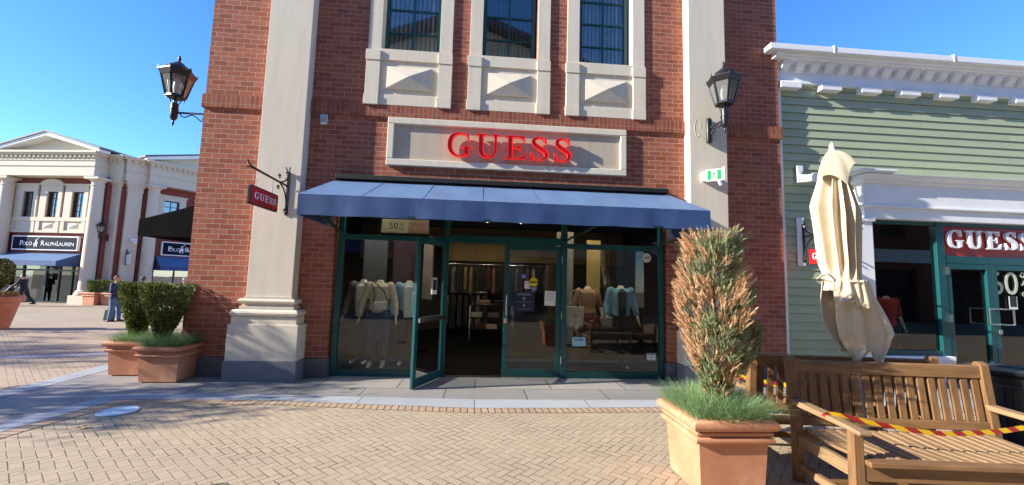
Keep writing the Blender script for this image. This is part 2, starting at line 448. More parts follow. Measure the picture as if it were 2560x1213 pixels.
GL = {
 'U': (.86, [[(0,1),(.40,1),(.40,.94),(.285,.92),(.285,.36),(.31,.22),(.36,.13),(.44,.085),(.52,.09),(.59,.13),(.635,.22),(.65,.36),(.65,.92),(.54,.94),(.54,1),(.86,1),(.86,.94),(.745,.92),(.745,.36),(.72,.19),(.66,.07),(.56,.005),(.43,-.02),(.30,.005),(.19,.08),(.13,.2),(.115,.36),(.115,.92),(0,.94)]]),
 'E': (.78, [[(0,0),(.72,0),(.78,.30),(.74,.30),(.66,.14),(.52,.075),(.29,.075),(.29,.47),(.42,.47),(.50,.44),(.53,.36),(.57,.36),(.57,.66),(.53,.66),(.50,.57),(.42,.535),(.29,.535),(.29,.925),(.50,.925),(.62,.88),(.67,.74),(.71,.74),(.69,1),(0,1),(0,.935),(.12,.92),(.12,.08),(0,.065)]]),
 'S': (.62, [ribbon([(.53,.80,.03),(.47,.90,.05),(.36,.965,.06),(.24,.945,.09),(.135,.86,.13),(.14,.72,.15),(.25,.60,.17),(.40,.49,.18),(.53,.38,.16),(.565,.24,.14),(.50,.10,.10),(.36,.03,.06),(.22,.05,.05),(.11,.15,.04),(.06,.26,.03)]),
              [(.505,.99),(.555,.99),(.57,.68),(.535,.68),(.48,.84)], [(.02,.36),(.055,.36),(.13,.15),(.11,.05),(.055,-.01),(.02,-.01)]]),
 'G': (.90, [ribbon([(.745,.74,.03),(.70,.86,.045),(.60,.945,.055),(.46,.965,.07),(.30,.92,.11),(.17,.78,.15),(.125,.5,.165),(.17,.24,.15),(.30,.08,.11),(.46,.03,.07),(.60,.04,.065),(.72,.10,.06)]),
              [(.715,1.0),(.765,1.0),(.775,.66),(.74,.66),(.69,.84)], [(.50,.44),(.50,.395),(.61,.375),(.61,.05),(.70,.045),(.78,.11),(.78,.375),(.89,.395),(.89,.44)]]),
}
def inset(poly, d):
    n = len(poly); A = sum(poly[i][0]*poly[(i+1)%n][1]-poly[(i+1)%n][0]*poly[i][1] for i in range(n))
    sg = 1 if A > 0 else -1; out = []
    for i in range(n):
        p0, p1, p2 = poly[i-1], poly[i], poly[(i+1)%n]
        e1 = Vector((p1[0]-p0[0], p1[1]-p0[1])); e2 = Vector((p2[0]-p1[0], p2[1]-p1[1]))
        if e1.length < 1e-6 or e2.length < 1e-6: out.append(p1); continue
        e1.normalize(); e2.normalize()
        n1 = Vector((-e1.y, e1.x))*sg; n2 = Vector((-e2.y, e2.x))*sg
        b_ = n1+n2
        if b_.length < .2: out.append(p1); continue
        b_.normalize(); k = min(1.35, 1/max(.35, b_.dot(n1)))
        out.append((p1[0]+b_.x*d*k, p1[1]+b_.y*d*k))
    return out
def glyph(mb, ch, x0, x1, z0, z1, fn, front, back, rim=None):
    """channel letter: body prism, and a raised trim ring round a recessed face when rim is given"""
    w, polys = GL[ch]
    kx, kz = (x1-x0)/w, (z1-z0)
    for i, pl in enumerate(polys):
        P = [(x0+a*kx, z0+b_*kz) for a, b_ in pl]
        e = .0013*i
        if rim is None:
            mb.prism(P, fn, front+e, back)
        else:
            I = inset(P, rim); n = len(P)
            mb.cur = 0; mb.prism(I, fn, front+.012+e, back)
            mb.cur = 1
            vs = [fn(a, b_, front+e) for a, b_ in P]+[fn(a, b_, front+e) for a, b_ in I]+[fn(a, b_, back) for a, b_ in P]+[fn(a, b_, front+.02) for a, b_ in I]
            fs = []
            for k in range(n):
                k2 = (k+1)%n
                fs += [(k, k2, n+k2, n+k), (2*n+k, 2*n+k2, k2, k), (n+k, n+k2, 3*n+k2, 3*n+k)]
            mb.add(vs, fs)
def word(mb, s, x0, x1, z0, z1, fn, front, back, rim=None):
    ws = [GL[c][0] for c in s]; gap = .14; tot = sum(ws)+gap*(len(s)-1); k = (x1-x0)/tot; x = x0
    for c, w in zip(s, ws):
        glyph(mb, c, x, x+w*k, z0, z1, fn, front, back, rim); x += (w+gap)*k

def ground_z(y):
    if y <= 1: return 0.0
    if y <= 9.5: return -.04*(y-1)
    return -.34-.0137*(min(y, 40)-9.5)
# ------------------------------------------------------------ camera, light, sky
def camera():
    yaw, pitch, roll = R(4.4246), R(5.4011), R(1.5475)
    fwd = Vector((math.sin(yaw)*math.cos(pitch), math.cos(yaw)*math.cos(pitch), math.sin(pitch)))
    right = Vector((math.cos(yaw), -math.sin(yaw), 0)); up = right.cross(fwd)
    r = right*math.cos(roll)+up*math.sin(roll); u = up*math.cos(roll)-right*math.sin(roll)
    m = Matrix((r, u, -fwd)).transposed().to_4x4(); m.translation = (0, -7, 1.6)
    cd = bpy.data.cameras.new('camera'); cd.sensor_width = 36; cd.lens = 36*1040/2560; cd.clip_end = 500; cd.clip_start = .05
    c = bpy.data.objects.new('camera', cd); COL.objects.link(c); c.matrix_world = m; sc.camera = c
camera()
SUN = Vector((-5.5, -1.0, 2.53)).normalized()
sd = bpy.data.lights.new('sun', 'SUN'); sd.energy = 5.0; sd.angle = R(.5); sd.color = (1, .94, .82)
so = bpy.data.objects.new('sun', sd); COL.objects.link(so); so.location = (-20, -5, 15)
so.rotation_euler = SUN.to_track_quat('Z', 'Y').to_euler()
w = bpy.data.worlds.new('World'); sc.world = w; w.use_nodes = True
wn = w.node_tree; bg = wn.nodes['Background']
sk = wn.nodes.new('ShaderNodeTexSky'); sk.sky_type = 'NISHITA'; sk.sun_disc = False
sk.sun_elevation = math.asin(SUN.z); sk.sun_rotation = math.atan2(SUN.x, SUN.y)
sk.altitude = 1200; sk.air_density = 1.0; sk.dust_density = 0.0; sk.ozone_density = 5.0
hs = wn.nodes.new('ShaderNodeHueSaturation'); hs.inputs['Saturation'].default_value = 1.15; hs.inputs['Hue'].default_value = .506
wn.links.new(sk.outputs[0], hs.inputs['Color']); wn.links.new(hs.outputs[0], bg.inputs[0]); bg.inputs[1].default_value = .15
sc.view_settings.view_transform = 'Standard'; sc.view_settings.look = 'None'; sc.view_settings.exposure = 1.2; sc.view_settings.gamma = 1
sc.cycles.use_denoising = True; sc.cycles.max_bounces = 10; sc.cycles.transparent_max_bounces = 24
sc.cycles.sample_clamp_indirect = 6

# ------------------------------------------------------------ ground
M['paver'] = herringbone()
M['slate'] = tilemat('slate_slabs', 1.15, .62, .007, S(158, 152, 146), S(138, 134, 132), S(70, 64, 58), 0, .5, .35)
M['kerb'] = tilemat('pale_granite_kerb', 1.5, 9, .006, S(172, 174, 178), S(160, 162, 168), S(100, 98, 96), 0, .15, .25)
M['edge'] = tilemat('edging_pavers', .085, 7, .0065, S(186, 160, 134), S(172, 146, 120), S(84, 70, 58), R(-3), .5, .3, True)
M['edge2'] = tilemat('edging_pavers_turned', 7, .085, .0065, S(186, 160, 134), S(172, 146, 120), S(84, 70, 58), 0, .5, .3, True)
def sheet(name, mat, quads, dz):
    mb = MB()
    ys = [-80, 1, 9.5, 19, 40, 90]
    for a, b_, c, d in quads:
        mb.quad(*[(p[0], p[1], ground_z(p[1])+dz) for p in (a, b_, c, d)])
    o = mb.build(name, mat, fixn=False); o['kind'] = 'structure'; return o
ys = [-80, -30, -8, -4, 1, 5, 9.5, 19, 40, 130]; xs = [-150, -40, -10, -3, 3, 20, 60, 150]
sheet('plaza_paving', M['paver'], [((xs[i], ys[j]), (xs[i+1], ys[j]), (xs[i+1], ys[j+1]), (xs[i], ys[j+1])) for i in range(len(xs)-1) for j in range(len(ys)-1)], 0)
INN = [(14,-1.06),(2.6,-1.165),(1.2,-1.19),(-.03,-1.19),(-1.3,-1.11),(-2.6,-1.015),(-3.78,-.955),(-4.70,-1.06),(-4.85,-2.2),(-5.15,-6),(-5.3,-12)]
OUT = [(14,-1.40),(2.44,-1.51),(1.2,-1.56),(-.03,-1.575),(-1.3,-1.44),(-2.49,-1.285),(-3.62,-1.25),(-4.43,-1.27),(-4.60,-2.4),(-4.87,-6),(-5.0,-12)]
sheet('slate_paving', M['slate'], [(INN[i+1], INN[i], (INN[i][0], .4), (INN[i+1][0], .4)) for i in range(7)]
      + [((-6.0,-1.0), (-4.70,-1.06), (-4.70,.4), (-6.05,.4)), ((-6.0,-2.2), (-4.85,-2.2), (-4.70,-1.06), (-6.0,-1.0)), ((-6.0,-6), (-5.15,-6), (-4.85,-2.2), (-6.0,-2.2)), ((-6,-12), (-5.3,-12), (-5.15,-6), (-6,-6))]
      + [((-6.05,.4), (-4.4,.4), (-4.4,1), (-6.15,1)), ((-6.15,1), (-4.4,1), (-4.4,9.5), (-6.4,9.5))], .004)
sheet('granite_kerb_strip', M['kerb'], [(OUT[i+1], OUT[i], INN[i], INN[i+1]) for i in range(len(INN)-1)], .008)
sheet('granite_kerb_strip', M['kerb'], [((-6.14,-12), (-5.84,-12), (-5.84,-1), (-6.12,-1)), ((-6.12,-1), (-5.84,-1), (-5.95,1), (-6.32,1)), ((-6.32,1), (-5.95,1), (-6.3,9.5), (-6.65,9.5))], .008)
K3 = [(-24,-6.2), (-13,-1.0), (-8.9,1.0), (-6.3,2.3)]
sheet('granite_kerb_strip', M['kerb'], [((K3[i][0], K3[i][1]), (K3[i+1][0], K3[i+1][1]), (K3[i+1][0]-.15, K3[i+1][1]+.33), (K3[i][0]-.15, K3[i][1]+.33)) for i in range(3)], .006)
OU2 = [(x, y-.18) for x, y in OUT[:7]]+[(-4.26,-1.45)]
sheet('edging_course', M['edge'], [(OU2[i+1], OU2[i], OUT[i], OUT[i+1]) for i in range(7)], .005)
sheet('edging_course', M['edge2'], [((-4.60,-2.4), (-4.42,-2.4), (-4.26,-1.45), (-4.43,-1.27)), ((-4.87,-6), (-4.69,-6), (-4.42,-2.4), (-4.60,-2.4)), ((-5.0,-12), (-4.82,-12), (-4.69,-6), (-4.87,-6))], .005)

# ------------------------------------------------------------ the brick shop
bk = thing('brick_shop', 'red brick shop with cream pilasters, green shopfront and three upper windows', 'shop building')
WIN = [(-1.815, -.815), (-.085, .885), (1.685, 2.625)]   # clear width of each upper window
WZ0, WZ1 = 5.56, 8.3
SF = (-2.39, 3.27, 0.0, 2.95)
holes = [SF]+[(a-.02, b_+.02, WZ0-.02, WZ1) for a, b_ in WIN]
xs = sorted({-4.6, 5.41}|{h[0] for h in holes}|{h[1] for h in holes}); zs = [0, 2.95, WZ0-.02, WZ1, 9.6]
mb = MB(); mb.wall(xs, zs, holes, 0, .3)
mb.box(-4.6, -4.3, .3, 15, -.6, 9.6); mb.box(5.11, 5.41, .3, 12, -.3, 9.6); mb.box(-4.3, 5.11, 11.7, 12, 0, 9.6)
mb.build('wall', M['brick'], bk)
mb = MB(); mb.box(-4.3, 5.11, .3, 11.7, 9.3, 9.55); mb.build('roof', M['blackmatte'], bk)
mb = MB()
mb.box(-4.63, -3.58, -.035, 0, 4.325, 4.55); mb.box(-2.91, 3.6, -.035, 0, 4.325, 4.55); mb.box(4.26, 5.44, -.035, 0, 4.325, 4.55)
mb.box(-4.635, -4.6, 0, 15, 4.325, 4.55)
mb.build('soldier_course', M['soldier'], bk, bevel=.004)
for bx in ((-4.63, -3.74, -.035, .0, -.02, .30), (-2.72, -2.365, -.035, .19, -.02, .30), (3.245, 3.44, -.035, .19, -.02, .30), (4.44, 5.42, -.035, 0, -.02, .30), (-4.64, -4.6, .0, 15, -.8, .30)):
    mb = MB(); mb.box(*bx); mb.build('plinth', M['plinth'], bk, bevel=.006)
def pilaster(x0, x1, name='pilaster'):
    c = (x0+x1)/2; h = (x1-x0)/2
    mb = MB(); mb.box(x0, x1, -.2, .02, 1.2, 9.6); o = mb.build(name, M['cream'], bk, bevel=.006)
    mb = MB()
    def ring(hw, d, z0, z1): mb.box(c-hw, c+hw, -d, .01, z0, z1)
    def torus(hw, d, z0, z1):
        k = 6; r = (z1-z0)/2; zc = (z0+z1)/2; P = []
        for i in range(k+1):
            a = -PI/2+PI*i/k; P.append((r*math.cos(a), zc+r*math.sin(a)))
        for i in range(k):
            (o0, za), (o1, zb) = P[i], P[i+1]
            mb.add([(c-hw-o0, -d-o0, za), (c+hw+o0, -d-o0, za), (c+hw+o1, -d-o1, zb), (c-hw-o1, -d-o1, zb)], [(0,1,2,3)])
            mb.add([(c+hw+o0, -d-o0, za), (c+hw+o0, .01, za), (c+hw+o1, .01, zb), (c+hw+o1, -d-o1, zb)], [(0,1,2,3)])
            mb.add([(c-hw-o0, .01, za), (c-hw-o0, -d-o0, za), (c-hw-o1, -d-o1, zb), (c-hw-o1, .01, zb)], [(0,1,2,3)])
    ring(h+.015, .215, 1.235, 1.27); torus(h+.045, .245, 1.165, 1.235); ring(h+.03, .23, 1.12, 1.165); ring(h+.06, .25, 1.075, 1.12)
    torus(h+.10, .275, .965, 1.075); ring(h+.135, .295, .85, .965)
    b1 = MB(); b1.box(c-h-.175, c+h+.175, -.31, .01, .305, .85)
    mb.build('base_moulding', M['cream'], o, smooth=True, fixn=False)
    b1.build('base_block', M['cream'], o, bevel=.008)
    b2 = MB(); b2.box(c-h-.19, c+h+.19, -.325, .005, -.02, .305); b2.build('base_plinth', M['granite'], o, bevel=.006)
pilaster(-3.585, -2.90); pilaster(3.592, 4.268)

for (a, b_), (o0, o1) in zip(WIN, [(-2.045, -.575), (-.315, 1.143), (1.413, 2.87)]):
    o0 += .01; o1 -= .005
    sw = .232
    mb = MB()
    mb.box(o0+.012, o0+sw, -.03, .24, 5.49, 8.6); mb.box(o1-sw, o1-.012, -.03, .24, 5.49, 8.6); mb.box(o0+sw, o1-sw, -.03, .24, WZ1, 8.6)
    for x0, x1 in ((o0, o0+sw), (o1-sw, o1)):                    # blocks at sill and foot
        mb.box(x0-.012, x1, -.065, .02, 5.31, 5.495); mb.box(x0, x1, -.055, .02, 4.70, 5.31); mb.box(x0-.012, x1, -.065, .02, 4.525, 4.70)
    mb.box(o0+sw, o1-sw, -.038, .10, 5.33, 5.53); mb.box(o0+sw, o1-sw, -.038, .02, 4.535, 4.72)
    mb.box(o0+sw, o1-sw, -.010, .02, 4.72, 5.33)
    s_ = mb.build('window_surround', M['cream'], bk, bevel=.004)
    cx, w2, z0, z1 = (o0+o1)/2, .377, 4.828, 5.215
    mb = MB(); y0, y1 = -.045, -.075
    mb.box(cx-w2, cx+w2, y0, -.005, z0, z1)
    q = [(cx-w2, y0-.0005, z0), (cx+w2, y0-.0005, z0), (cx+w2, y0-.0005, z1), (cx-w2, y0-.0005, z1)]
    e = .10; t0, t1 = (cx-.0, -.115, (z0+z1)/2), (cx+.0, -.115, (z0+z1)/2)
    mb.add(q+[t0], [(0,1,4), (1,2,4), (2,3,4), (3,0,4)])
    mb.build('diamond_panel', M['cream'], s_, fixn=False)
    fr = MB(); t = .055
    fr.box(a, a+t+.02, .20, .27, WZ0, WZ1); fr.box(b_-t-.02, b_, .20, .27, WZ0, WZ1); fr.box(a, b_, .205, .265, WZ0-.02, WZ0+.035)
    fr.box((a+b_)/2-.016, (a+b_)/2+.016, .212, .255, WZ0, WZ1)
    for z in (5.98, 6.42, 6.86, 7.3): fr.box(a+t, b_-t, .215, .252, z-.016, z+.016)
    f_ = fr.build('window', M['teal'], bk, bevel=.004)
    g = MB(); g.quad((a+t, .235, WZ0+.02), (b_-t, .235, WZ0+.02), (b_-t, .235, WZ1), (a+t, .235, WZ1)); g.build('pane', M['glassup'], f_, fixn=False)
    bl = MB(); n = 11; ang = [R(38), R(84), R(20)][WIN.index((a, b_))]
    for k in range(n):
        x = a+.1+(b_-a-.2)*k/(n-1); wv = .027
        dx, dy = wv*math.cos(ang), wv*math.sin(ang)
        bl.bar((x, .325, WZ0+.02), (x, .325, WZ1), .004, wv*2, (math.cos(ang), math.sin(ang), 0))
    bl.build('vertical_blind', M['blind'], f_)
mb = MB()                                                       # dark room behind the upper windows
mb.box(-4.29, 5.1, 2.2, 2.3, 4.9, 9.2); mb.box(-4.29, 5.1, .32, 2.2, 4.85, 4.95)
mb.build('upper_room', M['dark'], bk)

# shopfront frame and glass
yf0, yf1 = .10, .20
fr = MB()
fr.box(-2.36, -2.27, yf0, yf1, 0, 2.95); fr.box(3.17, 3.24, yf0, yf1, 0, 2.95)
fr.box(-2.27, -.60, yf0+.003, yf1-.003, 2.24, 2.325); fr.box(-.60, -.52, yf0, yf1, 0, 2.95); fr.box(-.52, 1.42, yf0+.003, yf1-.003, 2.245, 2.37)
fr.box(1.42, 1.52, yf0, yf1, 0, 2.95); fr.box(1.52, 3.17, yf0+.003, yf1-.003, 2.20, 2.29)
fr.box(-2.27, -.60, yf0+.003, yf1-.003, -.01, .10); fr.box(1.52, 3.17, yf0+.003, yf1-.003, -.01, .11)
fr.box(-.52, 1.42, yf0+.003, yf1-.003, 2.86, 2.95)
sf = fr.build('shopfront_frame', M['teal'], bk, bevel=.005)
mb = MB()
for x0, x1, z0, z1 in ((-2.27, -.60, .10, 2.24), (1.52, 3.17, .11, 2.20), (-2.27, -.60, 2.325, 2.95), (-.52, 1.42, 2.37, 2.86), (1.52, 3.17, 2.29, 2.95)):
    m2 = MB(); m2.quad((x0, .15, z0), (x1, .15, z0), (x1, .15, z1), (x0, .15, z1)); m2.build('glass_pane', M['glass'], sf, fixn=False)
def door(name, loc, rz, wdt, label):
    """a glazed leaf hung at local x=0, closing towards +x; built in the frame of the shop"""
    T = FR(loc[0], loc[1], 0, rz)
    mb = MB(T); h0, h1, t = .015, 2.235, .045
    mb.box(.0, .085, -t/2, t/2, h0, h1); mb.box(wdt-.085, wdt, -t/2, t/2, h0, h1)
    mb.box(.085, wdt-.085, -t/2+.002, t/2-.002, h0, h0+.125); mb.box(.085, wdt-.085, -t/2+.002, t/2-.002, h1-.085, h1)
    o = mb.build(name, M['teal'], bk, bevel=.005); o['label'] = label
    g = MB(T); g.quad((.085, 0, h0+.12), (wdt-.085, 0, h0+.12), (wdt-.085, 0, h1-.08), (.085, 0, h1-.08)); g.build('glass_pane', M['glass'], o, fixn=False)
    return o, T
d1, T1 = door('door', (-.565, .10), R(-113.5), .90, 'left door leaf standing open towards the street')
hb = MB(T1); hb.box(.05, .86, .03, .075, .96, 1.03); hb.build('push_bar', M['chrome'], d1, bevel=.006)
hb = MB(T1); hb.tube([(.83,-.02,1.05),(.83,-.075,1.05),(.83,-.08,1.09),(.83,-.08,1.36),(.83,-.075,1.40),(.83,-.02,1.40)], .012, 8); hb.build('handle', M['chrome'], d1, smooth=True)
d2, T2 = door('door', (.435, .15), 0, .985, 'right door leaf, closed')
hb = MB(T2); hb.tube([(.045,-.02,1.03),(.045,-.07,1.03),(.045,-.085,1.06),(.045,-.085,1.36),(.045,-.07,1.39),(.045,-.02,1.39)], .012, 8); hb.build('handle', M['chrome'], d2, smooth=True)
hb = MB(T2); hb.box(.012, .062, -.045, -.022, .90, .98); hb.build('lock', M['chrome'], d2, bevel=.004)
for z in (.30, 1.05, 2.0):
    hb = MB(T2); hb.box(.985, 1.0, -.062, -.04, z-.06, z+.06); hb.build('hinge', M['chrome'], d2)
mb = MB(); mb.box(-.52, .435, .08, .22, -.005, .012); mb.build('threshold', M['chrome'], bk)

# shop interior (a part of the building)
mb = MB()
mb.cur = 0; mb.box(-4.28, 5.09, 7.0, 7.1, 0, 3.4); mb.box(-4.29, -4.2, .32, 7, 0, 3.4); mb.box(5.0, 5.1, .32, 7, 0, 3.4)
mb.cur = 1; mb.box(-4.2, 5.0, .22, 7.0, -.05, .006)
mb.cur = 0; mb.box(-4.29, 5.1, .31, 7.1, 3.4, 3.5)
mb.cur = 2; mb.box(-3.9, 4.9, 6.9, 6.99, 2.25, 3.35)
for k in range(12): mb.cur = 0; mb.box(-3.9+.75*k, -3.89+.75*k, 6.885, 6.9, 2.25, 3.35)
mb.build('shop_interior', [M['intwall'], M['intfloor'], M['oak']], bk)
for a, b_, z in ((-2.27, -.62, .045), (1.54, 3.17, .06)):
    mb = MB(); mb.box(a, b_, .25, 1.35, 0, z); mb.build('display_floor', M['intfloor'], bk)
M['spot'] = emis('warm_downlight_or_fill', (1, .84, .62), 110)
M['fillspot'] = emis('added_display_fill', (1, .9, .75), 420)  # unseen lamps added over the window mannequins to brighten them
M['tube'] = emis('fluorescent_tube', (1, .9, .65), 5)
for x, y in ((.41, 3.4), (-1.9, .75), (-1.0, .75), (1.9, .75), (2.7, .75), (-2.5, 4.6), (2.6, 4.6), (1.2, 5.3), (-.9, 5.3), (.2, 5.3)):  # only the first is visible; the others are added to brighten mannequins and racks
    mb = MB(); mb.lathe([(.035, 3.36), (.035, 3.39)], (x, y, 0), 12)
    o = mb.build('downlight_or_fill', M['spot'] if y > 1 else M['fillspot'], bk)
    mb = MB(); mb.lathe([(.05, 3.39), (.085, 3.345), (.075, 3.345), (.05, 3.38)], (x, y, 0), 14); mb.build('housing', M['blackmatte'], o)

# raised sign panel with the red channel letters
sg = thing('shop_sign', 'cream framed stone panel with large red raised GUESS letters', 'sign', (.45, -.02, 3.9))
x0, x1, z0, z1 = -1.615, 2.512, 3.49, 4.322
mb = MB()
def bevelbar(pts): pass
t = .115
mb.box(x0, x1, -.062, 0, z1-t, z1); mb.box(x0, x1, -.062, 0, z0, z0+t); mb.box(x0, x0+t-.005, -.0615, 0, z0+t, z1-t); mb.box(x1-t+.005, x1, -.0615, 0, z0+t, z1-t)
mb.build('frame', M['cream'], sg, bevel=.012)
mb = MB(); mb.box(x0+t-.02, x1-t+.02, -.010, -.001, z0+t-.02, z1-t+.02); mb.build('back_panel', M['panelstone'], sg)
for ch, a, b_, c, d in (('G', -.622, -.176, 3.672, 4.092), ('U', -.135, .288, 3.676, 4.09), ('E', .358, .748, 3.678, 4.086), ('S', .796, 1.113, 3.668, 4.088), ('S', 1.205, 1.512, 3.668, 4.088)):
    mb = MB(); glyph(mb, ch, a, b_, c, d, XZ, -.125, -.045, .0055)
    mb.build('letter', [M['redacr'], M['redrim']], sg)

# awning
aw = thing('shop_awning', 'wide faded blue canvas awning above the open shop doors', 'awning', (.43, 0, 2.8))
ax0, ax1, ay, atz, afz, abz = -2.425, 3.27, -1.36, 3.20, 2.69, 2.41
mb = MB(); nx = 12; ny = 6; V = {}
vs = []; fs = []
for i in range(nx*4+1):
    for j in range(ny+1):
        u = i/(nx*4); v = j/ny; x = ax0+(ax1-ax0)*u
        sag = -.012*math.sin(PI*v)*abs(math.sin(PI*u*7))
        vs.append((x, -.02+(ay+.02)*v, atz+(afz-atz)*v+sag))
for i in range(nx*4):
    for j in range(ny):
        a = i*(ny+1)+j; fs.append((a, a+1, a+ny+2, a+ny+1))
mb.add(vs, fs)
mb.build('canopy', M['awnblue'], aw, smooth='all', fixn=False)
mb = MB(); nv = 90; vs = []; fs = []
for i in range(nv+1):
    u = i/nv; x = ax0+(ax1-ax0)*u; rp = .010*math.sin(u*31)+.006*math.sin(u*73+1)
    for z, k in ((afz-.002, 0), ((afz+abz)/2, .5), (abz+.004*math.sin(u*44), 1)): vs.append((x, ay+rp*k, z))
for i in range(nv):
    for j in range(2): fs.append((3*i+j, 3*i+j+1, 3*i+4+j, 3*i+3+j))
mb.add(vs, fs); mb.build('valance', M['awnnavy'], aw, smooth='all', fixn=False)
for x, s_ in ((ax0, .006), (ax1, -.006)):
    mb = MB()
    mb.add([(x, -.02, atz-.002), (x, ay+.007, afz-.004), (x, ay+.007, abz), (x, -.02, abz), (x+s_, -.02, atz-.002), (x+s_, ay+.007, afz-.004), (x+s_, ay+.007, abz), (x+s_, -.02, abz)],
           [(0,1,2,3), (7,6,5,4), (0,4,5,1), (1,5,6,2), (2,6,7,3), (3,7,4,0)])
    mb.build('end_panel', M['awnnavy'], aw)
mb = MB(); mb.box(-2.39, 3.24, -.13, -.003, 3.205, 3.285); mb.build('head_box', M['blackmatte'], aw, bevel=.008)
mb = MB()
mb.box(ax0+.01, ax1-.01, ay+.012, ay+.045, abz+.003, abz+.035); mb.box(ax0+.01, ax1-.01, ay+.012, ay+.045, afz-.05, afz-.02)
for k in range(8):
    x = ax0+.03+(ax1-ax0-.06)*k/7
    mb.bar((x, -.02, atz-.035), (x, ay+.03, afz-.035), .03, .03); mb.bar((x, ay+.03, abz+.02), (x, ay+.03, afz-.03), .025, .025)
for x in (-2.3, -.56, 1.47, 3.2):
    mb.bar((x, .08, 2.33), (x+.16 if x < 1 else x+.2, ay+.04, abz+.03), .028, .028)
mb.build('support_frame', M['tealdark'], aw)
for k in range(1, 7):
    mb = MB(); x = ax0+(ax1-ax0)*k/7; mb.bar((x, -.03, atz+.0015), (x, ay, afz+.0015), .014, .002)
    mb.build('seam', M['awnblue'], aw)

# black side awning on the left flank
ba = thing('side_awning', 'black canvas awning on the left flank of the brick shop', 'awning', (-5.3, 3, 2.6))
P = [(-4.61, 3.04), (-6.17, 2.54), (-6.17, 2.25), (-4.61, 2.25)]
for y in (1.0, 4.6):
    mb = MB(); mb.prism(P, lambda a, b_, t: (a, t, b_), y, y+.012); mb.build('end_panel', M['awnblack'], ba)
mb = MB(); mb.add([(-4.61,1,3.045),(-6.172,1,2.545),(-6.172,4.61,2.545),(-4.61,4.61,3.045)], [(0,1,2,3)]); mb.build('canopy', M['awnblack'], ba, fixn=False)
mb = MB(); mb.box(-6.182, -6.17, 1, 4.61, 2.25, 2.545); mb.build('valance', M['awnblack'], ba)

# small white wall lamp on the brick
o = MB(); o.box(-2.73, -2.62, -.03, 0, 4.14, 4.31)
wl = o.build('wall_sensor', M['whitep'], None, bevel=.01); tag(wl, 'small white alarm box on the brick left of the sign', 'alarm box')
o = MB(); o.box(-2.72, -2.63, -.075, -.03, 4.17, 4.30); o.build('lens', pm('grey_blue_lens', S(150, 165, 185), .2), wl, bevel=.012)
o = MB(); o.lathe([(.028, 4.13), (.03, 4.165)], (-2.675, -.045, 0), 10); o.build('sensor_eye', M['whitep'], wl)
